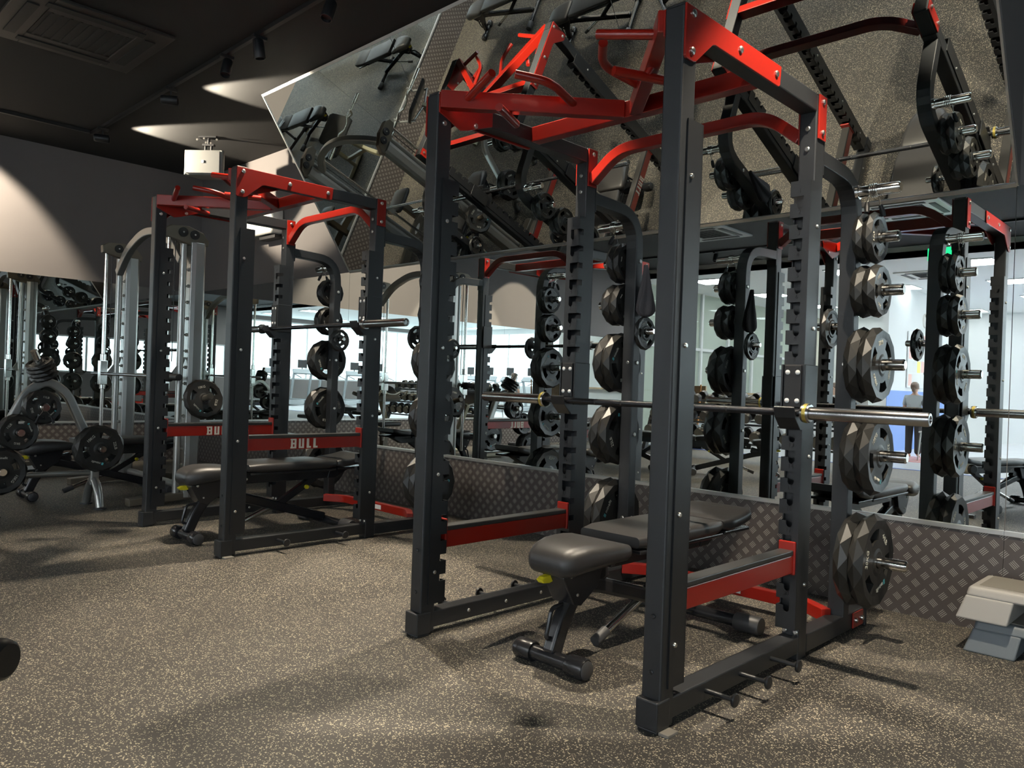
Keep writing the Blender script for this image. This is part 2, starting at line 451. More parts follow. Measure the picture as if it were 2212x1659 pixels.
# right wall with its window band, rear wall with its windows
struct('wall_right', G().box(XR, XR + 0.12, YB, YW, 0, 0.9).box(XR, XR + 0.12, YB, -4.7, 3.05, ZC + 0.1).box(XR, XR + 0.12, -4.7, YW, 2.05, ZC + 0.1)
       .box(XR, XR + 0.12, 1.5, YW, 0.9, 2.05).box(XR, XR + 0.12, YB, -13.5, 0.9, 3.05).box(XR, XR + 0.12, -4.9, -4.5, 0.9, 3.05), 'wall')
def window_band(name, y0, y1, z0, z1, n):
    w = struct(name, G().box(XR + 0.02, XR + 0.10, y0, y1, z0, z0 + 0.05).box(XR + 0.02, XR + 0.10, y0, y1, z1 - 0.05, z1), 'white')
    d = (y1 - y0) / n
    for k in range(n + 1):
        y = y0 + d * k
        obj('mullion', G().box(XR + 0.02, XR + 0.10, y - 0.03, y + 0.03, z0 + 0.05, z1 - 0.05), 'white', w)
        if k < n: obj('pane', G().box(XR + 0.05, XR + 0.056, y + 0.03, y + d - 0.03, z0 + 0.05, z1 - 0.05), 'glass', w)
window_band('window_1', -13.5, -4.9, 0.9, 3.05, 6)
window_band('window_3', -4.5, 1.5, 0.9, 2.05, 4)
struct('wall_rear', G().box(XL - 0.12, XR + 0.12, YB - 0.12, YB, 0, 0.9).box(XL - 0.12, XR + 0.12, YB - 0.12, YB, 3.05, ZC + 0.1)
       .box(XL - 0.12, 0.5, YB - 0.12, YB, 0.9, 3.05).box(7.5, XR + 0.12, YB - 0.12, YB, 0.9, 3.05), 'white')
w2 = struct('window_2', G().box(0.5, 7.5, YB - 0.1, YB - 0.02, 0.9, 0.95).box(0.5, 7.5, YB - 0.1, YB - 0.02, 3.0, 3.05), 'white')
for k in range(6):
    x = 0.5 + 1.4 * k
    obj('mullion', G().box(x - 0.03, x + 0.03, YB - 0.1, YB - 0.02, 0.95, 3.0), 'white', w2)
    if k < 5: obj('pane', G().box(x + 0.03, x + 1.37, YB - 0.056, YB - 0.05, 0.95, 3.0), 'glass', w2)

# leaning mirror between the wall and the ceiling
TB, TT = Vector((0, YW - 0.002, 2.012)), Vector((0, 3.124, ZC))
td = (TT - TB); TL = td.length; td.normalize()
cm = struct('wall_canopy', G().prism([(-6.085, 0), (-0.842, 0), (-0.842, TL), (-6.085, TL)], TB, (1, 0, 0), td, -0.012), 'wall')
for a, b in ((-6.085, -4.337), (-4.337, -2.590), (-2.590, -0.842)):
    obj('mirror_panel', G().prism([(a + 0.002, 0.016), (b - 0.002, 0.016), (b - 0.002, TL - 0.004), (a + 0.002, TL - 0.004)], TB, (1, 0, 0), td, 0.005), 'mirror', cm)
obj('trim_strip', G().prism([(-6.085, -0.004), (-0.842, -0.004), (-0.842, 0.014), (-6.085, 0.014)], TB, (1, 0, 0), td, 0.012), 'alu', cm)
obj('trim_strip', G().prism([(-6.092, 0), (-6.082, 0), (-6.082, TL), (-6.092, TL)], TB, (1, 0, 0), td, 0.010), 'alu', cm)
obj('trim_strip', G().prism([(-0.846, 0), (-0.836, 0), (-0.836, TL), (-0.846, TL)], TB, (1, 0, 0), td, 0.010), 'alu', cm)
obj('trim_strip', G().prism([(-6.085, TL - 0.02), (-0.842, TL - 0.02), (-0.842, TL), (-6.085, TL)], TB, (1, 0, 0), td, 0.012), 'alu', cm)
for x in (-6.095, -0.842):
    obj('side_panel', G().prism([(YW, 2.012), (3.124, ZC), (YW, ZC)], (x, 0, 0), (0, 1, 0), (0, 0, 1), 0.010), 'wall', cm)
# partition with the notice board in the lounge
pw = struct('wall_partition', G().box(-5.3, -5.2, -12.6, -7.3, 0, 3.2), 'white')
obj('dado_panel', G().box(-5.2, -5.19, -12.6, -7.3, 0.0, 1.17), 'bluewall', pw)

# ------------------------------------------------------------------ ceiling: tracks, spots, units, panels
def bar_thing(name, label, cat, g, mat, **k): return tag(obj(name, g, mat, **k), label, cat)
bar_thing('lighting_track', 'long black lighting track on the dark ceiling beside the leaning mirror', 'track', G().box(-8.40, 1.0, 2.515, 2.545, ZC - 0.03, ZC), 'blackmat')
bar_thing('lighting_track', 'black lighting track on the dark ceiling along the beige left wall', 'track', G().box(-8.385, -8.355, -3.0, 2.5, ZC - 0.03, ZC), 'blackmat')
bar_thing('lighting_track', 'black lighting track at the edge of the dark ceiling, seen in the mirror', 'track', G().box(-8.4, 1.0, -3.515, -3.485, ZC - 0.03, ZC), 'blackmat')

def spot(label, x, y, aim, power, size=60, blend=0.4, color=(1.0, 0.87, 0.68), zoff=0.10):
    t = thing('track_spotlight', label, 'spotlight', (x, y, ZC - 0.03))
    obj('adapter', G().box(-0.018, 0.018, -0.05, 0.05, -0.022, 0.0), 'blackmat', t, bevel=0.003, key='spot_ad')
    obj('stem', G().cyl((0, 0, -0.02), (0, 0, -0.06), 0.008, n=10), 'blackmat', t, key='spot_st', smooth=40)
    p = Vector((0, 0, -zoff)); d = (Vector(aim) - Vector((x, y, ZC - 0.03)) - p).normalized()
    q = d.to_track_quat('-Z', 'Y').to_matrix().to_4x4(); q.translation = p
    h = obj('head', lambda: G().lathe([(0.0, 0.075), (0.03, 0.075), (0.036, 0.065), (0.038, -0.05), (0.036, -0.055), (0.031, -0.055), (0.031, -0.035), (0.0, -0.035)], n=20), 'blackmat', t, key='spot_head', smooth=40)
    h.matrix_basis = q
    l_ = obj('lens', lambda: G().lathe([(0.0, -0.034), (0.030, -0.034), (0.030, -0.0345), (0, -0.0345)], n=20), 'lens' if power > 0 else 'speaker', t, key='spot_lens%d' % (power > 0))
    l_.matrix_basis = q
    if power > 0:
        L = bpy.data.lights.new('spot_beam', 'SPOT'); L.energy = power; L.color = color; L.spot_size = R(size); L.spot_blend = blend; L.shadow_soft_size = 0.025
        lo = bpy.data.objects.new('spot_beam', L); C.objects.link(lo); lo.parent = t
        q2 = q.copy(); q2.translation = p + d * 0.062; lo.matrix_basis = q2
    return t
W = SPOT_W
spot('track spotlight throwing a warm fan of light on the ceiling, far left', -8.08, 2.53, (-7.35, 4.0, 3.22), W * 1.0, 66, 0.3)
spot('track spotlight lighting the ceiling next to the leaning mirror end', -6.48, 2.53, (-5.8, 3.6, 3.24), W * 0.8, 66, 0.3)
spot('unlit pale-headed track spotlight nearest the leaning mirror', -5.49, 2.53, (-5.2, 2.2, 2.0), 0)
spot('track spotlight above the far power rack', -4.14, 2.53, (-3.75, 1.35, 0), W, 66, 0.35)
spot('track spotlight above the left side of the near power rack', -2.60, 2.53, (-2.35, 2.3, 0), W * 1.0, 66, 0.3)
spot('track spotlight above the right side of the near power rack', -0.70, 2.53, (-0.95, 2.7, 0), W * 0.9, 70, 0.35)
spot('track spotlight over the barbell rack gap', -5.0, 2.53, (-4.9, 3.0, 0), W * 0.6, 62, 0.35)
spot('wall-washing track spotlight at the left edge, by the far machine', -8.37, 1.35, (-9.3, 1.35, 2.32), W * 0.9, 97, 0.25)
spot('wall-washing track spotlight in the middle of the left track', -8.37, -0.15, (-9.3, -0.15, 1.64), W * 0.8, 70, 0.25)
spot('wall-washing track spotlight at the lounge end of the left track', -8.37, -1.45, (-9.3, -1.45, 1.64), W * 0.8, 70, 0.25)
spot('track spotlight seen in the mirror below the dark ceiling edge', -6.7, -3.50, (-6.6, -2.6, 0.6), W * 0.5, 70, 0.5)
spot('track spotlight over the dumbbell rack end', -4.2, -3.50, (-4.4, -2.4, 0.5), W * 0.5, 70, 0.5)

def ac_unit(label, x, y, z, mat_f, w=0.47):
    t = thing('ceiling_air_conditioner', label, 'air conditioner', (x, y, z))
    obj('frame', G().box(-w, w, -w, -0.27, -0.025, 0).box(-w, w, 0.27, w, -0.025, 0).box(-w, -0.24, -0.27, 0.27, -0.025, 0).box(0.24, w, -0.27, 0.27, -0.025, 0), mat_f, t, bevel=0.006)
    obj('grille', G().box(-0.235, 0.235, -0.265, 0.265, -0.018, -0.004), 'duct', t)
    for k in range(9): obj('slat', G().box(-0.235, 0.235, -0.24 + 0.058 * k, -0.225 + 0.058 * k, -0.024, -0.016), 'duct', t, key='ac_slat%d' % k)
    for a in range(4):
        v = obj('air_vane', G().box(-0.30, 0.30, -0.395, -0.325, -0.032, -0.024), 'duct', t, key='ac_vane')
        v.rotation_euler = (0, 0, a * PI / 2)
    return t
ac_unit('ceiling air conditioner with dark square grille at top left', -6.0, 1.71, ZC, 'acframe_shaded')
ac_unit('ceiling air conditioner seen in the mirror behind the near upright', -6.05, -2.15, ZC, pmat('ceiling_unit_lit', (0.3, 0.3, 0.3), 0.5))  # paler copy of the casing, light from the lounge put into its colour
ac_unit('ceiling air conditioner seen in the mirror beside the spring clip', -3.3, -2.2, ZC, 'whitepl')
ac_unit('white ceiling air conditioner in the lounge', -4.3, -6.6, 3.2, 'whitepl')

gx = (-7.96, -5.3, -3.4, -0.9, 1.6, 4.1, 6.6)  # left columns are mirrored panels; unseen right-hand ones are added for light
gy = (-5.6, -8.1, -10.7, -13.1)
for j, y in enumerate(gy):
    for i, x in enumerate(gx):
        t = thing('ceiling_light_panel', 'square lit ceiling panel, %s row past the dark ceiling, %s from the left wall' % (ORD[j], ORD[i]), 'ceiling light', (x, y, 3.2), 0, 'lounge ceiling panels')
        obj('frame', lambda: G().box(-0.34, 0.34, -0.34, -0.32, -0.02, 0).box(-0.34, 0.34, 0.32, 0.34, -0.02, 0).box(-0.34, -0.32, -0.32, 0.32, -0.02, 0).box(0.32, 0.34, -0.32, 0.32, -0.02, 0), 'white', t, key='lp_frame')
        obj('diffuser', lambda: G().box(-0.32, 0.32, -0.32, 0.32, -0.014, -0.006), 'panel', t, key='lp_diff')

# hanging loudspeaker
t = thing('ceiling_speaker', 'grey loudspeaker hanging from the ceiling on a black bracket', 'speaker', (-7.62, 3.36, 0), R(40))
obj('cabinet', G().prism([(-0.165, 0.0), (0.165, 0.0), (0.19, -0.005), (0.20, 0.02), (0.12, 0.20), (-0.12, 0.20), (-0.20, 0.02), (-0.19, -0.005)], (0, -0.1, 2.98), (1, 0, 0), (0, 1, 0), 0.245), 'speaker', t, bevel=0.008)
obj('grille', G().prism([(-0.17, -0.012), (0.17, -0.012), (0.175, -0.002), (-0.175, -0.002)], (0, -0.1, 2.995), (1, 0, 0), (0, 1, 0), 0.215), 'speaker', t, bevel=0.004)
obj('badge', G().box(-0.012, 0.012, -0.117, -0.111, 3.095, 3.12), 'whitebolt', t)
obj('bracket', G().cyl((-0.03, 0, 3.22), (-0.03, 0, 3.30), 0.012).cyl((0.03, 0, 3.22), (0.03, 0, 3.30), 0.012).box(-0.06, 0.06, -0.02, 0.02, 3.29, 3.31).cyl((0, 0, 3.30), (0, 0, ZC), 0.014).box(-0.09, 0.09, -0.04, 0.04, ZC - 0.012, ZC), 'blackmat', t)
for dx, dz in ((-0.1, 3.345), (-0.03, 3.355), (0.1, 3.345), (-0.01, 3.315), (0.04, 3.31)):
    obj('bolt', G().cyl((dx, -0.03, dz), (dx, -0.045, dz), 0.010, n=8), 'boltm', t)
# white unit on the upper wall
t = thing('wall_unit', 'cream wall-mounted box with a hanging cord high behind the far rack', 'wall unit', (-7.6, YW, 2.62))
obj('housing', G().box(-0.28, 0.28, -0.14, 0.0, -0.13, 0.13), 'whitepl', t, bevel=0.03, seg=3)
obj('cord', G().tube([(-0.26, -0.07, -0.11), (-0.285, -0.07, -0.16), (-0.29, -0.07, -0.2), (-0.30, -0.07, -0.25)], [0.022, 0.02, 0.014, 0.008], 10), 'whitepl', t, smooth=60)
obj('bracket', G().box(-0.05, 0.28, -0.10, 0.0, -0.17, -0.14), 'blackmat', t)

# ------------------------------------------------------------------ power racks (local origin: centre of the front face on the floor)
XO, XI = 0.6078, 0.5378          # outer / inner face of the side frames
UD = 0.075                       # tube depth
YR = 0.9585                      # front face of the rear uprights
HT = 2.2161
PITCHZ = 0.0824
def num_z(k): return 1.744 + PITCHZ * (2 - k)
CD = 0.045                       # depth of the toothed channel

def toothed(s, y0, dr):
    """channel on one upright; s side, y0 the face it stands on, dr +1/-1 the way it points"""
    g = G(); z0, z1 = 0.13, 1.872; w = XO - XI + 0.010
    xo = s * (XO + 0.005)
    poly = [(0, z0), (0, z1), (w, z1)]
    for k in range(1, 21):
        zt = num_z(k) - 0.0145
        poly += [(w, zt), (0.026, zt), (0.026, zt - 0.040), (0.030, zt - 0.048), (0.038, zt - 0.0515), (0.046, zt - 0.048), (0.050, zt - 0.040), (0.050, zt - 0.027), (w, zt - 0.027)]
    poly += [(w, z0)]
    yf = y0 + dr * CD
    g.prism(poly, (xo, yf - 0.0025, 0), (-s, 0, 0), (0, 0, 1), -0.005 * s * -1)
    # outer flange
    g.box(xo, xo - s * 0.005, yf, y0 - dr * 0.040, z0, z1)
    # inner flange with slots
    d = CD + 0.040
    pl = [(d, z0), (d, z1), (0, z1)]
    for k in range(1, 21):
        zt = num_z(k) - 0.0145
        pl += [(0, zt), (0.030, zt), (0.030, zt - 0.027), (0, zt - 0.027)]
    pl += [(0, z0)]
    xi = s * (XI - 0.005)
    g.prism(pl, (xi, yf, 0), (0, -dr, 0), (0, 0, 1), -0.005 * s * dr)
    # back web between the flanges
    g.box(xo - s * 0.004, xi + s * 0.004, y0 - dr * 0.0005, y0 + dr * 0.004, z0, z1)
    return g

LET = {'B': [[(0,0),(0.62,0),(0.62,1),(0,1),(0,0.92),(0.08,0.92),(0.08,0.08),(0,0.08)], [(0.24,0.20),(0.42,0.20),(0.42,0.42),(0.24,0.42)], [(0.24,0.58),(0.42,0.58),(0.42,0.80),(0.24,0.80)]],
       'U': [[(0,0),(0.58,0),(0.58,1),(0.36,1),(0.36,0.16),(0.22,0.16),(0.22,1),(0,1)]],
       'L': [[(0,0),(0.48,0),(0.48,0.18),(0.26,0.18),(0.26,1),(0,1)]]}

def rrod(path, rad, seg=5):
    """round the inner corners of a polyline"""
    P = [Vector(p) for p in path]; out = [P[0]]
    for i in range(1, len(P) - 1):
        a, b, c = P[i - 1], P[i], P[i + 1]
        d0 = min(rad, (b - a).length * 0.45, (c - b).length * 0.45)
        p0 = b + (a - b).normalized() * d0; p1 = b + (c - b).normalized() * d0
        for k in range(seg + 1):
            u = k / seg; out.append(p0 * (1 - u) ** 2 + b * 2 * u * (1 - u) + p1 * u * u)
    out.append(P[-1]); return out

def bolt(parent, p, n, r=0.011, h=0.008, mat='boltm', key=None):
    d = Vector(n).normalized(); q = d.to_track_quat('Z', 'Y').to_matrix().to_4x4(); q.translation = Vector(p)
    o = obj('bolt', lambda: G().lathe([(r, 0), (r, h * 0.6), (r * 0.7, h), (0, h)], n=10), mat, parent, key=('bolt', r, h, mat), smooth=40)
    o.matrix_basis = q; return o

def make_rack(label, loc, bar_z, saf_z, letters, floor_pegs, hole):
    t = thing('power_rack', label, 'power rack', loc, 0, 'power racks along the mirror wall')
    for s in (-1, 1):
        sd = 'r' if s > 0 else 'l'
        xa, xb = s * XI, s * XO
        for y0, nm in ((0, 'f'), (YR, 'b')):
            u = obj('upright', lambda: G().box(xa, xb, y0, y0 + UD, 0.0 if nm == 'b' else 0.012, HT - 0.003), 'frame', t, bevel=0.006, key='up' + sd + nm)
            obj('end_cap', lambda: G().box(xa + s * 0.004, xb - s * 0.004, y0 + 0.004, y0 + UD - 0.004, HT - 0.004, HT + 0.004), 'blackmat', u, bevel=0.003, key='cap' + sd + nm)
        obj('foot_block', lambda: G().box(xa - s * 0.006, xb + s * 0.004, -0.020, 0.052, 0.010, 0.100).box(xa - s * 0.002, xb, -0.014, 0.048, 0, 0.012), 'frame', t, bevel=0.005, key='ftb' + sd)
        obj('floor_plate', lambda: G().box(xb, xb + s * 0.036, -0.006, 0.050, 0, 0.010), 'greyfoot' if 0 else 'stepmat', t, bevel=0.002, key='ftp' + sd)
        obj('base_rail', lambda: G().box(xa, xb, UD - 0.01, YR + 0.001, 0.030, 0.097).box(xa, xb, YR + UD - 0.001, 1.66, 0.018, 0.090), 'frame', t, bevel=0.005, key='base' + sd)
        obj('top_rail', lambda: G().box(xa, xb, UD - 0.001, YR + 0.001, 2.146, HT), 'frame', t, bevel=0.005, key='top' + sd)
        obj('toothed_channel', lambda: toothed(s, UD, 1), 'frame2', t, key='tf' + sd)
        rb = obj('toothed_channel', lambda: toothed(s, YR, -1), 'frame2', t, key='tb' + sd)
        # numerals on the rear channel
        bmn = None
        if ('num', sd) not in CACHE:
            me = bpy.data.meshes.new('height_numbers'); bmx = bmesh.new()
            for k in range(1, 21):
                tm = text_mesh(str(k), 0.026, 'printblk', 0.9).copy()
                u_c = 0.040
                T = Matrix.Translation((s * (XO + 0.005 - u_c), YR - CD - 0.003, num_z(k) + 0.006)) @ Matrix.Rotation(R(90), 4, 'X')
                tm.transform(T); bmx.from_mesh(tm); bpy.data.meshes.remove(tm)
            bmx.to_mesh(me); bmx.free(); me.materials.append(M['printblk']); CACHE[('num', sd)] = me
        no = bpy.data.objects.new('height_numbers', CACHE[('num', sd)]); C.objects.link(no); no.parent = rb
        no['kind'] = 'stuff'
        # plate storage post: arm from the upright, bend, down to the base
        obj('storage_post', lambda: G().rect(rrod([(s * 0.5728, YR + UD, 1.983), (s * 0.5728, 1.425, 1.968), (s * 0.5728, 1.432, 0.080)], 0.20, 8), 0.070, 0.060, (1, 0, 0)), 'frame', t, bevel=0.004, key='post' + sd)
        obj('weld_plate', lambda: G().box(xa, xb, YR + UD, YR + UD + 0.006, 1.915, 2.045), 'frame', t, key='wp' + sd)
        for k, (pz, ln) in enumerate(((1.722, .165), (1.495, .19), (1.179, .205), (0.794, .225), (0.346, .24))):
            obj('storage_peg', lambda: G().lathe([(0.024, 0), (0.024, ln - 0.006), (0.018, ln), (0, ln)], Matrix.Translation((xb, 1.432, pz)) @ Matrix.Rotation(R(90 * s), 4, 'Y'), 20), 'chrome', t, key='peg%s%d' % (sd, k), smooth=40)
            bolt(t, (s * 0.5728 + 0.0, 1.402, pz + 0.0), (0, -1, 0), 0.010, 0.006) if k in (2, 4) else None
            bolt(t, (xa, 1.432, pz), (-s, 0, 0), 0.011, 0.007)
        obj('clip_peg', lambda: G().lathe([(0.03, 0), (0.03, 0.012), (0.024, 0.014), (0.024, 0.172), (0.019, 0.178), (0, 0.178)], Matrix.Translation((xb, 1.385, 1.915)) @ Matrix.Rotation(R(90 * s), 4, 'Y'), 20), 'chrome', t, key='cpeg' + sd, smooth=40)
        obj('storage_peg', lambda: G().lathe([(0.017, 0), (0.017, 0.10), (0.013, 0.105), (0, 0.105)], Matrix.Translation((xa, 1.432, 1.345)) @ Matrix.Rotation(R(-90 * s), 4, 'Y'), 16), 'chrome', t, key='ipeg' + sd, smooth=40)
        # small band pegs low on the outside of the base rail
        for k, (py, pl) in enumerate(floor_pegs):
            d = 0.10
            b_ = obj('band_peg', lambda: G().cyl((xb, py, 0.066), (xb + s * d, py, 0.066), 0.0085, n=12), 'frame2', t, smooth=40, key='bp%s%d%.2f' % (sd, k, py))
            obj('peg_head', lambda: G().lathe([(0.021, 0), (0.023, 0.003), (0.023, 0.007), (0.02, 0.010), (0, 0.011)], Matrix.Translation((xb + s * d, py, 0.066)) @ Matrix.Rotation(R(90 * s), 4, 'Y'), 18), 'frame2', b_, smooth=40, key='bh%s%d%.2f' % (sd, k, py))
            bolt(t, (xa, py, 0.066), (-s, 0, 0), 0.008, 0.006)
        # red steel: gusset on the outside, plates at the rear
        obj('gusset_plate', lambda: G().prism([(0.0, 2.212), (-0.002, 2.052), (0.006, 2.045), (0.046, 2.045), (0.060, 2.050), (0.155, 2.132), (0.170, 2.137), (0.610, 2.137), (0.622, 2.145), (0.628, 2.214)], (xb, 0, 0), (0, 1, 0), (0, 0, 1), 0.008 * s), 'red', t, bevel=0.002, key='gus' + sd)
        for py, pz in ((0.038, 2.19), (0.036, 2.075), (0.33, 2.176), (0.59, 2.176)): bolt(t, (xb + s * 0.008, py, pz), (s, 0, 0), 0.012, 0.007)
        obj('rear_plate', lambda: G().box(xb, xb + s * 0.007, YR + 0.006, YR + UD - 0.002, 2.042, HT), 'red', t, bevel=0.002, key='rpo' + sd)
        obj('rear_plate', lambda: G().box(xa, xa - s * 0.007, YR + 0.004, YR + UD - 0.004, 2.030, HT), 'red', t, bevel=0.002, key='rpi' + sd)
        for pz in (2.07, 2.19):
            bolt(t, (xb + s * 0.007, YR + 0.037, pz), (s, 0, 0)); bolt(t, (xa - s * 0.007, YR + 0.037, pz), (-s, 0, 0))
        bolt(t, (s * 0.5728, YR, 2.085), (0, -1, 0), 0.010, 0.006); bolt(t, (s * 0.5728, YR, 2.005), (0, -1, 0), 0.010, 0.006)
        # arm end plate on the inside of the front upright
        obj('arm_plate', lambda: G().prism([(0.002, 2.214), (0.002, 2.132), (0.12, 2.085), (0.16, 2.095), (0.30, 2.146), (0.30, 2.214)], (xa, 0, 0), (0, 1, 0), (0, 0, 1), -0.007 * s), 'red', t, bevel=0.002, key='armp' + sd)
        bolt(t, (xa - s * 0.007, 0.030, 2.185), (-s, 0, 0)); bolt(t, (xa, 0.034, 2.095), (-s, 0, 0)); bolt(t, (xa - s * 0.007, 0.20, 2.125), (-s, 0, 0))
        obj('pull_up_arm', lambda: G().rect([(s * 0.535, 0.010, 2.181), (s * 0.030, 0.562, 2.181)], 0.070, 0.050, (0, 0, 1)), 'red', t, bevel=0.004, key='arm' + sd)
        obj('pull_up_handle', lambda: G().tube([(s * 0.468, 0.085, 2.184), (s * 0.254, 0.024, 2.225)], 0.0165, 14), 'red', t, smooth=40, key='h1' + sd)
        obj('pull_up_handle', lambda: G().tube(rrod([(s * 0.163, 0.41, 2.188), (s * 0.125, 0.215, 2.216), (s * 0.2135, 0.107, 2.236)], 0.06, 6), 0.0165, 14), 'red', t, smooth=40, key='h2' + sd)
        obj('pull_up_handle', lambda: G().tube([(s * 0.366, 0.278, 2.118), (s * 0.277, 0.089, 2.118)], 0.0165, 14).cyl((s * 0.33, 0.20, 2.12), (s * 0.345, 0.21, 2.15), 0.014, n=10), 'red', t, smooth=40, key='h3' + sd)
        # bolts on the front upright
        for pz in (0.18, 0.35): bolt(t, (s * 0.5728, 0, pz), (0, -1, 0), 0.008, 0.005, 'frame2')
        for pz in (0.26, 0.66, 1.18, 1.70): bolt(t, (xb + s * 0.005, UD - 0.015, pz), (s, 0, 0), 0.008, 0.007); bolt(t, (xa - s * 0.005, UD - 0.012, pz), (-s, 0, 0), 0.008, 0.005)
        for pz in (0.30, 0.80, 1.30, 1.70): bolt(t, (xb + s * 0.005, YR + 0.02, pz), (s, 0, 0), 0.008, 0.007)
        for dx in (-0.022, 0.022): bolt(t, (s * 0.5728 + dx, YR, 0.112), (0, -1, 0), 0.010, 0.006)
        # rear foot
        obj('rear_foot', lambda: G().box(xa - s * 0.003, xb + s * 0.003, 1.655, 1.672, 0.0, 0.115), 'blackmat', t, bevel=0.006, key='rf' + sd)
        fp = obj('foot_plate', lambda: G().box(xb, xb + s * 0.007, 1.50, 1.615, 0.022, 0.088), 'red', t, bevel=0.002, key='rfp' + sd)
        for py in (1.525, 1.59): bolt(t, (xb + s * 0.007, py, 0.055), (s, 0, 0), 0.011, 0.010)
        # bar hook on the rear channel
        zb = bar_z; yc = YR - CD
        hk = obj('bar_hook', lambda: G().prism([(0.0, -0.066), (-0.022, -0.066), (-0.070, -0.020), (-0.082, 0.020), (-0.076, 0.024), (-0.064, -0.008), (-0.046, -0.015), (-0.004, -0.015), (-0.004, 0.186), (0.02, 0.186), (0.02, -0.066)], (s * 0.5728 - 0.041, yc, 0), (0, 1, 0), (0, 0, 1), 0.082)
                 .box(xb + s * 0.006, xb + s * 0.014, yc - 0.01, YR + 0.06, -0.02, 0.186).box(xa - s * 0.006, xa - s * 0.014, yc - 0.01, YR + 0.06, -0.02, 0.186), 'frame2', t, bevel=0.003, key='hook' + sd)
        hk.location = (0, 0, zb)
        pd = obj('hook_pad', lambda: G().box(s * 0.5728 - 0.033, s * 0.5728 + 0.033, yc - 0.013, yc - 0.004, 0.018, 0.182), 'blackmat', hk, bevel=0.003, key='hpad' + sd)
        for dx in (-0.020, 0.020):
            for dz in (0.045, 0.155): bolt(hk, (s * 0.5728 + dx, yc - 0.013, dz), (0, -1, 0), 0.0095, 0.003, 'whitebolt')
        # safety bar
        ya, yb = UD + CD, YR - CD
        sb = obj('safety_bar', lambda: G().box(s * 0.5728 - 0.027, s * 0.5728 + 0.027, ya + 0.010, yb - 0.010, 0, 0.070), 'red', t, bevel=0.003, key='saf' + sd)
        sb.location = (0, 0, saf_z)
        obj('bar_pad', lambda: G().box(s * 0.5728 - 0.029, s * 0.5728 + 0.029, ya + 0.012, yb - 0.012, 0.070, 0.090), 'rubber', sb, bevel=0.004, key='safp' + sd)
        for y_ in (ya, yb - 0.012):
            obj('end_plate', lambda: G().box(s * 0.5728 - 0.034, s * 0.5728 + 0.034, y_, y_ + 0.012, -0.006, 0.122), 'red', sb, bevel=0.004, key='safe%s%.2f' % (sd, y_))
        if letters:
            yy = 0.402
            def bull():
                g = G()
                y = yy
                for ch in 'BULL':
                    polys = LET[ch]; hgt = 0.058; wd = 0.062
                    if ch == 'B':
                        # stem and bowls as bars so that the counters stay open
                        for (a0, b0, a1, b1) in ((0.06, 0, 0.26, 1), (0.44, 0, 0.64, 1), (0.0, 0.84, 0.64, 1), (0.0, 0, 0.64, 0.16), (0.2, 0.42, 0.5, 0.58)):
                            g.box(0, 0.0008, y + a0 * wd, y + a1 * wd, 0.006 + b0 * hgt, 0.006 + b1 * hgt)
                    else:
                        g.prism([(p[0] * wd, p[1] * hgt) for p in polys[0]], (0, y, 0.006), (0, 1, 0), (0, 0, 1), 0.0008)
                    y += {'B': 0.056, 'U': 0.054, 'L': 0.046}[ch]
                return g
            lt = obj('lettering', bull, 'print', sb, key='bull'); lt.location = (s * 0.5728 + 0.0272, 0, 0)
    if hole: pass
    obj('cross_beam', lambda: G().box(-XI, XI, 0.552, 0.606, 2.146, 2.214), 'red', t, bevel=0.003, key='xbeam')
    obj('rear_bar', lambda: G().rect(rrod([(-0.533, YR + 0.037, 2.060), (-0.375, YR + 0.037, 2.186), (0.375, YR + 0.037, 2.186), (0.533, YR + 0.037, 2.060)], 0.09, 6), 0.050, 0.050, (0, 1, 0)), 'red', t, bevel=0.004, key='rbar')
    lb = obj('low_cross_bar', lambda: G().rect(rrod([(-0.545, 1.375, 0.088), (-0.40, 1.475, 0.088), (0.40, 1.475, 0.088), (0.545, 1.375, 0.088)], 0.05, 5), 0.055, 0.045, (0, 0, 1)), 'red', t, bevel=0.003, key='lbar')
    obj('sticker', lambda: G().box(0.02, 0.10, 1.4520, 1.4528, 0.072, 0.105), 'paper', lb, key='stk')
    return t

RX, RY = -1.9055, 2.0138
RX2 = RX - 2.906
make_rack('near black power rack with red pull-up bars and low plain red safety bars', (RX, RY, 0), 0.9715 - 0.0, 0.350, False, [(0.265, 1), (0.493, 1), (0.727, 1)], False)
make_rack('far black power rack with higher red safety bars lettered in white', (RX2, RY + 0.0035, 0), 1.389, 0.600, True, [(0.335, 1), (0.738, 1)], True)

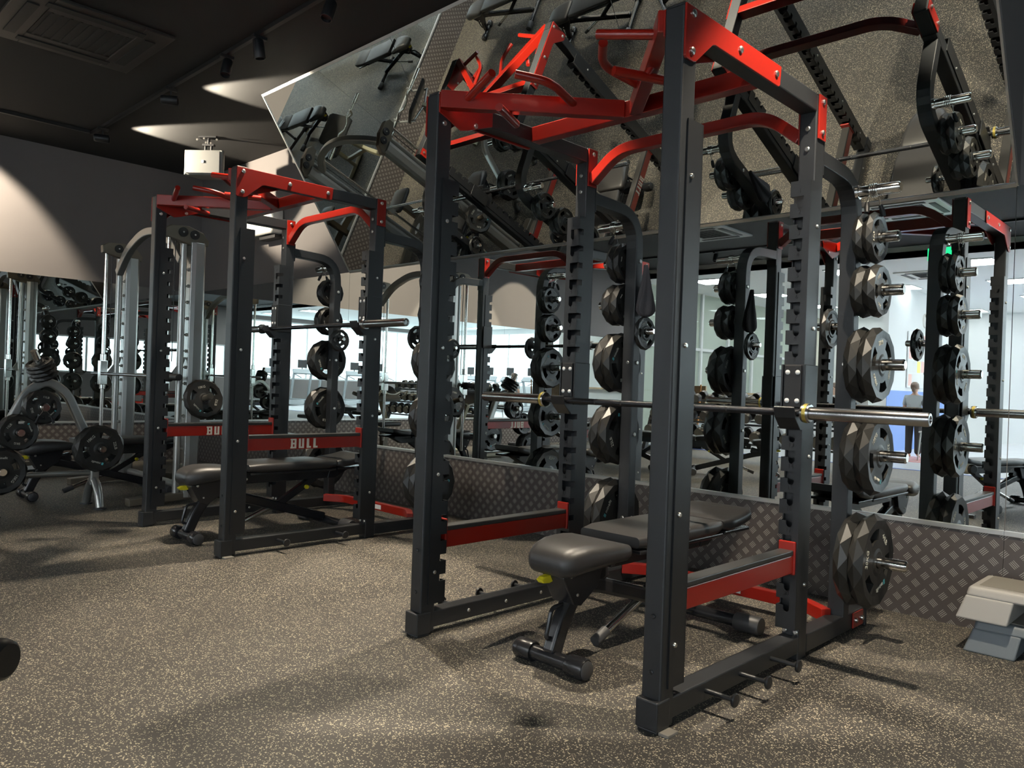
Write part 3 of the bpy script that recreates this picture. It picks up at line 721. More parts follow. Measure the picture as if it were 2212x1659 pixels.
# ------------------------------------------------------------------ barbells
def barbell(label, x, y, z, tape):
    t = thing('barbell', label, 'barbell', (x, y, z))
    obj('shaft', lambda: G().cyl((-0.665, 0, 0), (0.665, 0, 0), 0.0142, n=20), 'blackshaft', t, smooth=40, key='bb_shaft')
    for k, xx in enumerate((-0.34, -0.19, 0.19, 0.34)):
        obj('knurl_ring', lambda: G().cyl((xx - 0.004, 0, 0), (xx + 0.004, 0, 0), 0.0147, n=20), 'tubeblk', t, smooth=40, key='bb_k%d' % k)
    for s in (-1, 1):
        sl = obj('sleeve', lambda: G().lathe([(0.0, 0.66), (0.025, 0.662), (0.025, 1.092), (0.022, 1.098), (0.014, 1.099), (0.013, 1.094), (0.0, 1.094)], Matrix.Rotation(R(90 * s), 4, 'Y'), 28), 'steel', t, smooth=35, key='bb_sl%d' % s)
        cl = obj('collar', lambda: G().lathe([(0.015, 0.652), (0.034, 0.654), (0.036, 0.660), (0.036, 0.680), (0.033, 0.685), (0.025, 0.686)], Matrix.Rotation(R(90 * s), 4, 'Y'), 28), 'steel', t, smooth=35, key='bb_cl%d' % s)
        if tape:
            obj('collar_tape', lambda: G().lathe([(0.0362, 0.663), (0.0366, 0.664), (0.0366, 0.676), (0.0362, 0.677)], Matrix.Rotation(R(90 * s), 4, 'Y'), 28), 'brass', cl, smooth=35, key='bb_tp%d' % s)
    return t
BARY = 2.885
barbell('barbell with yellow collar tape on the hooks of the near rack', -1.928, BARY, 0.9715, True)
barbell('barbell on the hooks of the far rack', -4.825, BARY, 1.389, False)

# ------------------------------------------------------------------ weight plates
def plate_geo(rad, th):
    g = G(); n = 24; c15 = math.cos(R(15))
    fr = [(0.026, .50), (rad * .22, .50), (rad * .29, .44), (rad * .46, .42), (rad * .70, .42), (rad * .78, .46), (rad * .90, .50)]
    if rad < 0.10: fr = [(0.026, .50), (rad * .38, .50), (rad * .44, .40), (rad * .50, .40), (rad * .72, .40), (rad * .80, .46), (rad * .90, .50)]
    rings = []
    for side in (1, -1):
        for i, (r_, z) in enumerate(fr):
            ring = []
            for j in range(n):
                rr = r_ * (1.0 if (i < 6 or j % 2) else c15)
                a = 2 * PI * j / n
                ring.append((rr * math.cos(a), rr * math.sin(a), side * z * th))
            rings.append(ring)
    mid = [(rad * (c15 if j % 2 else 1.0) * math.cos(2 * PI * j / n), rad * (c15 if j % 2 else 1.0) * math.sin(2 * PI * j / n), 0) for j in range(n)]
    vs = [p for r_ in rings for p in r_] + mid
    fs = []; holes = set()
    for c in (0, 8, 16):
        for k in range(3): holes.add((c + k) % n)
    m7 = 7 * n; o = 2 * m7
    for side in (0, 1):
        b = side * m7
        for i in range(6):
            for j in range(n):
                if i == 3 and j in holes: continue
                j2 = (j + 1) % n
                fs.append((b + i * n + j, b + i * n + j2, b + (i + 1) * n + j2, b + (i + 1) * n + j))
        f6 = b + 6 * n
        for j in range(n):
            j2 = (j + 1) % n
            if j % 2 == 0: fs += [(f6 + j, f6 + j2, o + j), (f6 + j2, o + j2, o + j)]
            else: fs += [(f6 + j, f6 + j2, o + j2), (f6 + j, o + j2, o + j)]
    for j in range(n):
        j2 = (j + 1) % n
        fs.append((j, j2, m7 + j2, m7 + j))          # bore
        if j in holes:
            fs.append((3 * n + j, 3 * n + j2, m7 + 3 * n + j2, m7 + 3 * n + j))
            fs.append((4 * n + j, 4 * n + j2, m7 + 4 * n + j2, m7 + 4 * n + j))
            if (j - 1) % n not in holes: fs.append((3 * n + j, 4 * n + j, m7 + 4 * n + j, m7 + 3 * n + j))
            if (j + 1) % n not in holes: fs.append((3 * n + j2, 4 * n + j2, m7 + 4 * n + j2, m7 + 3 * n + j2))
    return g.add(vs, fs)

def plate(label, center, axis, rad, th, kg, lb, spin, group):
    """axis: unit vector the printed face looks along"""
    d = Vector(axis).normalized(); q = d.to_track_quat('Z', 'Y').to_matrix().to_4x4()
    q = Matrix.Translation(center) @ q @ Matrix.Rotation(spin, 4, 'Z')
    o = obj('weight_plate', lambda: plate_geo(rad, th), 'plate', None, key=('plate', rad, th))
    o.matrix_basis = q
    tag(o, label, 'weight plate', group)
    z = 0.422 * th + 0.0004 if rad >= 0.10 else 0.402 * th + 0.0004
    rt = rad * 0.58
    for k, (txt, m_) in enumerate(((kg, 'print'), ('minefit', 'print'), (lb, 'print'))):
        if not txt: continue
        a = R(82.5) + k * R(120)
        if rad < 0.12 and txt == 'minefit': sc_ = rad * 0.085 / 0.05
        else: sc_ = rad * (0.16 if txt != 'minefit' else 0.135) / 0.05
        T = Matrix.Rotation(a, 4, 'Z') @ Matrix.Translation((rt, 0, z)) @ Matrix.Rotation(R(-90), 4, 'Z') @ Matrix.Diagonal((sc_, sc_, 1, 1))
        textobj('lettering', text_mesh(txt, 0.05, m_), o, T)
        if txt == 'minefit' and rad > 0.12:
            T2 = Matrix.Rotation(a, 4, 'Z') @ Matrix.Translation((rt, rad * 0.265, z))
            s_ = rad * 0.05
            e = obj('emblem', lambda: G().box(-1, 1, -1, 1, 0, 0.0006), 'teal', o, key='emb'); e.matrix_basis = T2 @ Matrix.Diagonal((s_, s_ * 0.8, 1, 1))
    return o

PEGS = [(1.722, 0.112, 0.040, '2.5KG', '5.5LB', 'small'), (1.495, 0.116, 0.050, '5KG', '11LB', 'small thick'), (1.179, 0.165, 0.055, '10KG', '22LB', 'medium'),
        (0.794, 0.172, 0.058, '10KG', '22LB', 'medium thick'), (0.346, 0.203, 0.060, '20KG', '44LB', 'large')]
SPINS = [R(200), R(145), R(120), R(30), R(65)]
for rk, ox in (('near', 0.0), ('far', -2.906)):
    for s, sn in ((1, 'right'), (-1, 'left')):
        for k, (pz, pr_, pt, kg, lb, szn) in enumerate(PEGS):
            for j in range(2):
                x = RX + ox + s * (XO + 0.004 + pt * (j + 0.5) + 0.0015 * j)
                # the print of the left-hand plates faces the viewer's side as well
                plate('%s black rubber plate, %s, %s peg down, %s storage post of the %s rack' % (szn, 'outermost' if j else 'innermost', ORD[k], sn, rk),
                      (x, RY + 1.432, pz - 0.0255 + 0.024 - 0.0003), (1, 0, 0), pr_, pt, kg, lb, SPINS[k] + (0.35 * j if s > 0 else 2.2 + 0.5 * k + 0.3 * j) + (0.9 if rk == 'far' else 0), 'weight plates on the rack posts')
        plate('tiny black plate hung on the inner side of the %s post of the %s rack' % (sn, rk), (RX + ox + s * (XI - 0.045), RY + 1.432, 1.345 - 0.0255 + 0.017), (-s if s > 0 else 1, 0, 0), 0.092, 0.026, '1.25KG', '', R(40), 'weight plates on the rack posts')

# spring clips on the top pegs
def spring_clip(label, x, y, z, s):
    t = thing('spring_clip', label, 'barbell clip', (x, y, z), 0, 'spring clips on the top pegs')
    pts = []
    for k in range(0, 57):
        a = 2 * PI * k / 16 + 0.6
        pts.append((s * 0.009 * k / 16, 0.0275 * math.cos(a), 0.0275 * math.sin(a)))
    obj('coil', G().tube(pts, 0.0028, 6), 'chrome', t, smooth=60)
    for k, e in enumerate((pts[0], pts[-1])):
        yy = -0.02 + 0.04 * k
        obj('handle_wire', G().tube([e, (e[0], yy, -0.035), (e[0], yy * 1.6, -0.062)], 0.0028, 6), 'chrome', t, smooth=60)
        obj('grip', G().tube([(e[0], yy * 1.6, -0.058), (e[0] + 0.004 * s, yy * 2.2, -0.080), (e[0] + 0.008 * s, yy * 2.6, -0.104)], [0.008, 0.011, 0.009], 8), 'blackmat', t, smooth=60)
for rk, ox in (('near', 0.0), ('far', -2.906)):
    for s, sn in ((1, 'right'), (-1, 'left')):
        spring_clip('chrome spring clip with black grips on the top %s peg of the %s rack' % (sn, rk), RX + ox + s * (XO + 0.055), RY + 1.385, 1.915, s)

# towel on the left post of the near rack
def towel():
    g = G(); rings = []
    prof = [(0.00, 0.012, 0.012), (0.03, 0.016, 0.016), (0.09, 0.028, 0.022), (0.15, 0.045, 0.028), (0.21, 0.060, 0.032), (0.24, 0.062, 0.034), (0.262, 0.045, 0.028), (0.275, 0.02, 0.015)]
    for dz, a, b in prof:
        ring = []
        for j in range(28):
            t_ = 2 * PI * j / 28; f = 1 + 0.22 * math.sin(5 * t_ + 8 * dz) * min(1, dz * 8)
            ring.append((b * f * math.cos(t_), a * f * math.sin(t_) + 0.012 * math.sin(dz * 9), -dz))
        rings.append(ring)
    return g.loft(rings)
tw = obj('hand_towel', towel, 'towel', None, smooth=60); tw.location = (RX - XI + 0.036, RY + 1.435, 1.70)
tag(tw, 'dark grey towel hanging from a bolt on the left storage post of the near rack', 'towel')

# ------------------------------------------------------------------ adjustable benches (local: front foot at y = 0, pads run to +y)
def pad(x, y0, y1, z0, z1, taper=0.0, n=9):
    """upholstered pad: rounded box by lofting rounded-rectangle slices along y"""
    rings = []
    for i in range(n):
        u = i / (n - 1); y = y0 + (y1 - y0) * u
        e = min(1.0, min(u, 1 - u) * (n - 1) / 1.2)
        k = 0.88 + 0.12 * math.sqrt(max(0.0, 1 - (1 - e) ** 2))
        hw = (x * (1 - taper * (1 - u))) * k; zc = (z0 + z1) / 2; hz = (z1 - z0) / 2 * (0.72 + 0.28 * math.sqrt(max(0.0, 1 - (1 - e) ** 2)))
        ring = []; r_ = min(0.022, hz * 0.75)
        for cx, cz, a0 in ((hw - r_, hz - r_, 0), (-(hw - r_), hz - r_, 90), (-(hw - r_), -(hz - r_), 180), (hw - r_, -(hz - r_), 270)):
            for q in range(5):
                a = R(a0 + 90 * q / 4); ring.append((cx + r_ * math.cos(a), y, zc + cz + r_ * math.sin(a)))
        rings.append(ring)
    return rings

def shear(rings, f): return [[(p[0], p[1], p[2] + f(p[1])) for p in r_] for r_ in rings]

def seat_rings():
    rings = []; prof = [(-0.055, .070, .385, .400), (-0.050, .085, .365, .420), (-0.035, .100, .352, .440), (0.0, .118, .350, .456), (0.06, .132, .362, .465), (0.13, .146, .374, .463), (0.20, .155, .384, .458), (0.25, .158, .388, .452), (0.272, .150, .394, .446), (0.280, .135, .402, .438)]
    for y, hw, zb, zt in prof:
        ring = []; hz = (zt - zb) / 2; zc = (zt + zb) / 2; r_ = min(hw, hz) * 0.85
        for cx, cz, a0 in ((hw - r_, hz - r_, 0), (-(hw - r_), hz - r_, 90), (-(hw - r_), -(hz - r_), 180), (hw - r_, -(hz - r_), 270)):
            for q in range(6):
                a = R(a0 + 90 * q / 5); ring.append((cx + r_ * math.cos(a), y, zc + cz + r_ * math.sin(a)))
        rings.append(ring)
    return rings

def make_bench(label, loc, rotz):
    t = thing('adjustable_bench', label, 'bench', loc, rotz, 'adjustable benches')
    ff = obj('front_foot', G().cyl((-0.12, 0, 0.040), (0.12, 0, 0.040), 0.028, n=20), 'tubeblk', t, smooth=40)
    for s in (-1, 1):
        obj('foot_cap', G().lathe([(0.0, 0.085), (0.036, 0.085), (0.039, 0.092), (0.040, 0.130), (0.040, 0.158), (0.036, 0.166), (0.0, 0.168)], Matrix.Translation((0, 0, 0.040)) @ Matrix.Rotation(R(90 * s), 4, 'Y'), 22), 'tubeblk', ff, smooth=35)
        obj('cap_disc', G().lathe([(0.033, 0.166), (0.033, 0.170), (0.030, 0.172), (0, 0.172)], Matrix.Translation((0, 0, 0.040)) @ Matrix.Rotation(R(90 * s), 4, 'Y'), 22), 'greyfoot', ff, smooth=35)
    obj('front_leg', G().rect(rrod([(0, 0.0, 0.055), (0, 0.055, 0.185), (0, 0.135, 0.285), (0, 0.30, 0.330)], 0.09, 7), 0.050, 0.066, (1, 0, 0)), 'tubeblk', t, bevel=0.012, seg=3)
    obj('carry_handle', G().tube(rrod([(0, 0.008, 0.11), (0, -0.035, 0.118), (0, -0.008, 0.225), (0, 0.055, 0.228)], 0.022, 5), 0.0085, 10), 'tubeblk', t, smooth=60)
    obj('main_beam', G().rect(rrod([(0, 0.10, 0.300), (0, 0.24, 0.278), (0, 0.96, 0.062)], 0.12, 6), 0.056, 0.062, (1, 0, 0)), 'tubeblk', t, bevel=0.013, seg=3)
    rf = obj('rear_foot', G().cyl((-0.26, 0.98, 0.040), (0.26, 0.98, 0.040), 0.027, n=20), 'tubeblk', t, smooth=40)
    for s in (-1, 1):
        obj('foot_cap', G().lathe([(0.0, 0.215), (0.036, 0.215), (0.040, 0.222), (0.040, 0.325), (0.037, 0.333), (0.0, 0.335)], Matrix.Translation((0, 0.98, 0.040)) @ Matrix.Rotation(R(90 * s), 4, 'Y'), 22), 'greyfoot', rf, smooth=35)
    obj('seat_pad', G().loft(seat_rings()), 'vinyl', t, smooth=50)
    obj('seat_bracket', G().prism([(0.00, 0.372), (-0.008, 0.34), (0.055, 0.235), (0.10, 0.225), (0.20, 0.285), (0.24, 0.39)], (-0.052, 0, 0), (0, 1, 0), (0, 0, 1), 0.104), 'tubeblk', t, bevel=0.004)
    for s in (-1, 1):
        bolt(t, (s * 0.052, 0.035, 0.345), (s, 0, 0), 0.008, 0.005); bolt(t, (s * 0.052, 0.075, 0.27), (s, 0, 0), 0.006, 0.004)
    obj('back_pad', G().loft(pad(0.165, 0.325, 0.965, 0.415, 0.474)), 'vinyl', t, smooth=50)
    obj('head_pad', G().loft(shear(pad(0.165, 0.972, 1.215, 0.420, 0.474), lambda y: 0.035 * ((y - 0.97) / 0.24) ** 2)), 'vinyl', t, smooth=50)
    obj('back_frame', G().box(-0.150, 0.150, 0.33, 0.96, 0.400, 0.416).box(-0.150, 0.150, 0.975, 1.20, 0.405, 0.421).box(-0.035, 0.035, 0.30, 1.02, 0.335, 0.402).prism([(0.98, 0.405), (1.18, 0.415), (1.02, 0.335), (0.96, 0.335)], (-0.04, 0, 0), (0, 1, 0), (0, 0, 1), 0.08), 'tubeblk', t, bevel=0.004)
    for s in (-1, 1):
        bolt(t, (s * 0.036, 0.36, 0.365), (s, 0, 0), 0.008, 0.005)
    obj('outer_strut', G().rect([(0, 0.58, 0.165), (0, 0.88, 0.345)], 0.046, 0.046, (1, 0, 0)), 'tubeblk', t, bevel=0.006)
    st = obj('chrome_strut', G().cyl((0, 0.30, 0.065), (0, 0.62, 0.19), 0.0175, n=16), 'chrome', t, smooth=40)
    obj('strut_cap', G().cyl((0, 0.255, 0.047), (0, 0.325, 0.075), 0.021, n=16), 'greyfoot', st, smooth=40)
    obj('lever', G().prism([(0.0, 0.0), (-0.045, -0.004), (-0.062, -0.014), (-0.050, -0.026), (-0.015, -0.030), (0.005, -0.026)], (-0.04, 0.005, 0.345), (0, 1, 0), (0, 0, 1), 0.03), 'yellow', t, bevel=0.004)
    obj('lever', G().lathe([(0.012, 0), (0.014, 0.006), (0.014, 0.022), (0.010, 0.028), (0, 0.028)], Matrix.Translation((0.024, 0.80, 0.285)) @ Matrix.Rotation(R(90), 4, 'Y'), 16), 'yellow', t, smooth=40)
    return t
bench0 = make_bench('black adjustable bench with yellow lever inside the near rack', (-1.873, 2.172, 0), 0)
dup(bench0, (-4.757, 2.046, 0), 0, 'black adjustable bench with yellow lever inside the far rack')
dup(bench0, (-6.95, 1.72, 0), 0, 'black bench between the silver columns of the smith machine')
dup(bench0, (-8.53, -1.40, 0), R(-90), 'bench seen in the leaning mirror beside the tread-plate band')
dup(bench0, (-6.60, -0.56, 0), R(-90), 'bench seen in the leaning mirror above the red pull-up handle')
dup(bench0, (-4.35, -1.05, 0), R(60), 'bench seen in the mirror in front of the dumbbell rack')
dup(bench0, (-1.75, -1.25, 0), R(20), 'bench seen at the right edge of the mirror behind the plates')

# padded roller end that just enters the frame at the left edge
t = thing('roller_pad', 'black roller end with pale sticker at the bottom left edge', 'roller', (-1.86, 0.42, 0))
dv = Vector((0.80, 0.60, 0)).normalized()
e0 = Vector((0.022, 0.012, 0.440)); q = dv.to_track_quat('Z', 'Y').to_matrix().to_4x4(); q.translation = e0
obj('roller', G().lathe([(0.0, -0.30), (0.040, -0.30), (0.043, -0.29), (0.043, -0.020), (0.040, -0.006), (0.033, 0.0), (0.0, 0.0)], q, 28), 'rubber', t, smooth=40)
obj('sticker', G().lathe([(0.0434, -0.09), (0.0434, -0.028)], q, 28), 'print', t)
bx = e0 - dv * 0.20
obj('stand', G().cyl((bx.x, bx.y, 0.0), (bx.x, bx.y, 0.40), 0.02, n=14).box(bx.x - 0.15, bx.x + 0.15, bx.y - 0.03, bx.y + 0.03, 0.0, 0.03), 'tubeblk', t)

# ------------------------------------------------------------------ stacked step platforms
def step(label, x, y, z, mt, L=0.92, D=0.30, H=0.135):
    t = thing('step_platform', label, 'step platform', (x, y, z), 0, 'stacked step platforms')
    fl_ = 0.035
    def frustum(g, x0, x1, y0, y1, z0, z1, fx0, fx1, fy):
        g.add([(x0 - fx0, y0 - fy, z0), (x1 + fx1, y0 - fy, z0), (x1 + fx1, y1 + fy, z0), (x0 - fx0, y1 + fy, z0), (x0, y0, z1), (x1, y0, z1), (x1, y1, z1), (x0, y1, z1)],
              [(0, 3, 2, 1), (4, 5, 6, 7), (0, 1, 5, 4), (1, 2, 6, 5), (2, 3, 7, 6), (3, 0, 4, 7)])
        return g
    def leg(x0, x1, a, b): return frustum(G(), x0, x1, -D / 2 - 0.012, D / 2 + 0.012, 0, H * 0.72, a, b, 0.020)
    obj('leg', leg(-L / 2 - 0.008, -L / 2 + 0.165, 0.032, -0.018), mt, t, bevel=0.008, seg=3)
    obj('leg', leg(L / 2 - 0.165, L / 2 + 0.008, -0.018, 0.032), mt, t, bevel=0.008, seg=3)
    obj('deck', frustum(G(), -L / 2, L / 2, -D / 2, D / 2, H * 0.68, H, 0.010, 0.010, 0.014), mt, t, bevel=0.014, seg=4)
    obj('top_mat', G().box(-L / 2 + 0.03, L / 2 - 0.03, -D / 2 + 0.035, D / 2 - 0.02, H - 0.004, H + 0.003), 'stepmat', t, bevel=0.002)
    return t
step('lower grey-blue step platform on the floor under the other one', -0.400, 3.84, 0.0, 'stepdark')
step('upper light grey step platform stacked by the tread-plate wainscot', -0.425, 3.815, 0.138, 'stepgrey')

# ------------------------------------------------------------------ smith machine
t = thing('smith_machine', 'silver smith machine with twin columns and black pulleys left of the far rack', 'smith machine', (-6.935, 2.66, 0))
for s in (-1, 1):
    x = s * 0.705
    obj('front_column', G().cyl((x, -0.085, 0.05), (x, -0.085, 2.06), 0.026, n=18), 'silver', t, smooth=40)
    obj('rear_column', G().prism([(-0.045, -0.055), (0.045, -0.055), (0.055, -0.02), (0.055, 0.045), (0.03, 0.065), (-0.03, 0.065), (-0.055, 0.045), (-0.055, -0.02)], (x, 0.015, 0.04), (1, 0, 0), (0, 1, 0), 2.04), 'silver', t, bevel=0.004)
    obj('guide_rod', G().cyl((x, -0.20, 0.30), (x, -0.20, 2.10), 0.0155, n=16), 'chrome', t, smooth=40)
    obj('top_bracket', G().prism([(0.10, 2.06), (0.11, 2.10), (0.06, 2.165), (-0.06, 2.205), (-0.20, 2.195), (-0.245, 2.165), (-0.24, 2.10), (-0.18, 2.09), (-0.05, 2.055)], (x - 0.028, 0, 0), (0, 1, 0), (0, 0, 1), 0.056), 'bronze', t, bevel=0.006)
    for yy, zz in ((-0.105, 2.15), (-0.012, 2.14)):
        for f in (-1, 1):
            pu = obj('pulley', G().lathe([(0.0, 0), (0.037, 0), (0.037, 0.010), (0.008, 0.012), (0, 0.012)], Matrix.Translation((x + f * 0.028, yy, zz)) @ Matrix.Rotation(R(90 * f), 4, 'Y'), 20), 'blackmat', t, smooth=40)
            bolt(pu, (x + f * 0.040, yy, zz), (f, 0, 0), 0.007, 0.005)
    for k in range(13):
        zz = 0.30 + 0.13 * k
        obj('hook_pin', lambda: G().cyl((0, -0.11, 0), (0, -0.035, 0), 0.0075, n=10).cyl((0, -0.052, 0), (0, -0.04, 0), 0.013, n=10), 'boltm', t, key='spin', smooth=40, loc=(x, 0, zz))
    obj('carriage', G().box(x - 0.03, x + 0.03, -0.232, -0.168, 0.90, 1.12).cyl((x, -0.20, 0.86), (x, -0.20, 1.18), 0.024, n=16), 'chrome', t, bevel=0.004)
    obj('latch', G().prism([(-0.17, 1.0), (-0.06, 1.16), (-0.04, 1.16), (-0.10, 0.98)], (x - 0.01, 0, 0), (0, 1, 0), (0, 0, 1), 0.02), 'silver', t, bevel=0.003)
    obj('cable', G().cyl((x, -0.15, 1.12), (x, -0.15, 2.12), 0.0035, n=6), 'blackmat', t)
    obj('base_beam', G().rect(rrod([(x, -0.45, 0.03), (x, -0.20, 0.045), (x, 0.10, 0.06), (x, 0.45, 0.03)], 0.1), 0.09, 0.06, (1, 0, 0)), 'bronze', t, bevel=0.008)
    obj('plate_horn', G().cyl((x + s * 0.05, 0.06, 0.82), (x + s * 0.26, 0.06, 0.86), 0.024, n=16), 'bronze', t, smooth=40)
obj('bar', G().cyl((-0.98, -0.20, 1.0), (0.74, -0.20, 1.0), 0.014, n=16), 'steel', t, smooth=40)
obj('bar_stop', G().cyl((0.70, -0.20, 1.0), (0.80, -0.20, 1.0), 0.038, n=18).cyl((0.80, -0.20, 1.0), (0.98, -0.20, 1.0), 0.026, n=18), 'blackmat', t, smooth=40)
obj('top_arch', G().rect(rrod([(-0.70, -0.09, 1.93), (-0.48, -0.09, 2.12), (-0.14, -0.09, 2.235), (0.14, -0.09, 2.235), (0.48, -0.09, 2.12), (0.70, -0.09, 1.93)], 0.16, 5), 0.06, 0.07, (0, 1, 0)), 'silver', t, bevel=0.008)
obj('rear_brace', G().cyl((-0.70, 0.05, 0.10), (0.70, 0.05, 0.10), 0.03, n=14), 'silver', t, smooth=40)
# plates on the smith horns
plate('medium black plate on the right-hand horn of the smith machine', (-6.935 + 0.705 + 0.13, 2.72, 0.83), (1, 0, 0.19), 0.165, 0.055, '10KG', '22LB', R(20), 'plates on machines')

# low bronze machine base with badge by the left wall
t = thing('machine_base', 'low bronze arched machine base with oval badge before the far wainscot', 'machine base', (-8.35, 2.15, 0))
def archb():
    g = G(); top = []; n = 16
    poly = [(-0.62, 0.0)]
    for i in range(n + 1):
        u = -0.62 + 1.24 * i / n; poly.append((u, 0.095 + 0.055 * math.cos(u / 0.62 * PI / 2)))
    poly.append((0.62, 0.0))
    for i in range(1, n):
        u = 0.62 - 1.24 * i / n; poly.append((u, 0.045 * math.cos(u / 0.62 * PI / 2)))
    return g.prism(poly, (0.0, 0, 0.004), (0, 1, 0), (0, 0, 1), 0.06)
obj('beam', archb, 'bronze', t, bevel=0.006)
obj('badge', G().lathe([(0.0, 0), (1.0, 0), (0.95, 0.02), (0, 0.02)], Matrix.Translation((0.058, -0.05, 0.095)) @ Matrix.Rotation(R(90), 4, 'Y') @ Matrix.Diagonal((0.022, 0.088, 0.2, 1)), 28), 'whitepl', t)
obj('column', G().box(-0.09, -0.01, -0.30, -0.22, 0.0, 0.42), 'bronze', t, bevel=0.006)
obj('seat_pad', G().loft([[(p[0] - 0.05, p[1] - 0.45, p[2]) for p in r_] for r_ in pad(0.14, 0.0, 0.36, 0.42, 0.48)]), 'vinyl', t, smooth=50)

# ------------------------------------------------------------------ weight tree at the left
t = thing('weight_tree', 'silver A-frame weight tree on forked feet at the left edge', 'weight tree', (-6.37, 1.68, 0))
obj('frame', G().rect(rrod([(0, 0.335, 0.16), (0, 0.335, 0.40), (0, 0.13, 0.86), (0, 0.0, 0.95), (0, -0.13, 0.86), (0, -0.34, 0.40), (0, -0.34, 0.16)], 0.16, 7), 0.055, 0.062, (1, 0, 0)), 'silver', t, bevel=0.012, seg=3)
for yy in (0.335, -0.34):
    for s in (-1, 1):
        obj('foot', G().tube(rrod([(0, yy, 0.20), (s * 0.05, yy, 0.185), (s * 0.13, yy, 0.10), (s * 0.155, yy, 0.006)], 0.06, 6), [0.030] * 16, 14) if 0 else G().tube([(0, yy, 0.205), (s * 0.045, yy, 0.185), (s * 0.09, yy, 0.145), (s * 0.125, yy, 0.09), (s * 0.145, yy, 0.04), (s * 0.155, yy, 0.008)], 0.030, 14), 'silver', t, smooth=50)
        obj('foot_pad', G().cyl((s * 0.155, yy, 0), (s * 0.155, yy, 0.010), 0.045, n=18), 'greyfoot', t)
obj('cross_tube', G().cyl((0, -0.34, 0.26), (0, 0.335, 0.26), 0.02, n=14), 'silver', t, smooth=40)
TP = [(0.330, 0.449, 0.176, 0.055, '10KG', '22LB', 'lower right arm'), (-0.055, 0.757, 0.125, 0.050, '5KG', '11LB', 'upper middle arm'), (-0.20, 0.580, 0.130, 0.050, '5KG', '11LB', 'middle left arm'), (-0.30, 0.313, 0.165, 0.055, '10KG', '22LB', 'lower left arm')]
for k, (yy, zz, rr, th, kg, lb, wh) in enumerate(TP):
    for s in (-1, 1):
        obj('peg', G().cyl((0, yy, zz), (s * 0.20, yy, zz), 0.024, n=16).cyl((s * 0.20, yy, zz), (s * 0.203, yy, zz), 0.019, n=16), 'chrome', t, smooth=40)
    for j, xx in enumerate((0.031 + 0.01 + th / 2, 0.031 + 0.012 + th * 1.5)):
        plate('black plate, %s, on the %s of the silver weight tree' % ('behind' if j == 0 else 'in front', wh), (-6.37 + xx, 1.68 + yy, zz - 0.0015), (1, 0, 0), rr, th, kg, lb, R(30 + 65 * k + 20 * j), 'plates on the weight tree')
pv = Vector((0.25, -0.42, 0.87)).normalized()
obj('top_peg', G().cyl((0, 0.0, 0.93), Vector((0, 0.0, 0.93)) + pv * 0.26, 0.024, n=16), 'chrome', t, smooth=40)
for j in range(4):
    c = Vector((-6.37, 1.68, 0.93)) + pv * (0.06 + 0.031 * j)
    plate('small black plate, %s from the bottom of the tilted stack on the weight tree' % ORD[j], c, pv, 0.098, 0.030, '2.5KG', '', R(15 + 50 * j), 'plates on the weight tree')
tc_ = thing('spring_clip', 'spring clip with black grips on the upper arm of the weight tree', 'barbell clip', (-6.37 + 0.165, 1.68 - 0.055, 0.757), 0, 'spring clips on the top pegs')
obj('coil', G().tube([(0.008 * k / 16, 0.028 * math.cos(2 * PI * k / 16), 0.028 * math.sin(2 * PI * k / 16)) for k in range(50)], 0.003, 6), 'chrome', tc_, smooth=60)
for s in (-1, 1):
    obj('handle_wire', G().tube([(0.01, s * 0.012, -0.024), (0.012, s * 0.035, -0.06)], 0.003, 6), 'chrome', tc_)
    obj('grip', G().tube([(0.012, s * 0.035, -0.058), (0.014, s * 0.058, -0.11)], [0.007, 0.010], 8), 'blackmat', tc_, smooth=60)

# ------------------------------------------------------------------ preacher curl bench (seen in the mirrors)
t = thing('preacher_bench', 'preacher curl bench with dark pad and cream frame, seen in the leaning mirror', 'bench', (-8.25, 0.55, 0), R(-90))
obj('arm_pad', G().loft([[(p[0], p[1] * math.cos(R(38)) - 0.20, 0.70 + p[1] * math.sin(R(38)) + (p[2] - 0.03)) for p in r_] for r_ in pad(0.28, 0.0, 0.34, 0.0, 0.06)]), 'vinyl', t, smooth=50)
obj('seat_pad', G().loft([[(p[0], p[1] + 0.28, p[2]) for p in r_] for r_ in pad(0.16, 0.0, 0.32, 0.44, 0.50)]), 'vinyl', t, smooth=50)
obj('frame', G().rect(rrod([(0, -0.42, 0.04), (0, -0.20, 0.30), (0, 0.0, 0.72)], 0.1), 0.06, 0.07, (1, 0, 0)).rect(rrod([(0, -0.2, 0.30), (0, 0.42, 0.20), (0, 0.42, 0.44)], 0.08), 0.06, 0.06, (1, 0, 0)), pmat('cream_frame_paint', (0.62, 0.58, 0.42), 0.35), t, bevel=0.01)
obj('foot', G().cyl((-0.30, -0.44, 0.03), (0.30, -0.44, 0.03), 0.03).cyl((-0.26, 0.44, 0.03), (0.26, 0.44, 0.03), 0.03).cyl((0, 0.42, 0.03), (0, 0.42, 0.22), 0.028), pmat('cream_tube_paint', (0.60, 0.56, 0.42), 0.35), t, smooth=40)
for s in (-1, 1): obj('bar_rest', G().tube(rrod([(s * 0.26, -0.05, 0.72), (s * 0.26, -0.32, 0.78), (s * 0.26, -0.36, 0.86)], 0.04), 0.014, 10).cyl((s * 0.26, -0.05, 0.74), (0, -0.02, 0.70), 0.014), 'silver', t, smooth=50)
eb = thing('curl_bar', 'chrome zigzag curl bar resting on the preacher bench', 'curl bar', (-8.25 - 0.315, 0.55, 0.822), R(-90))
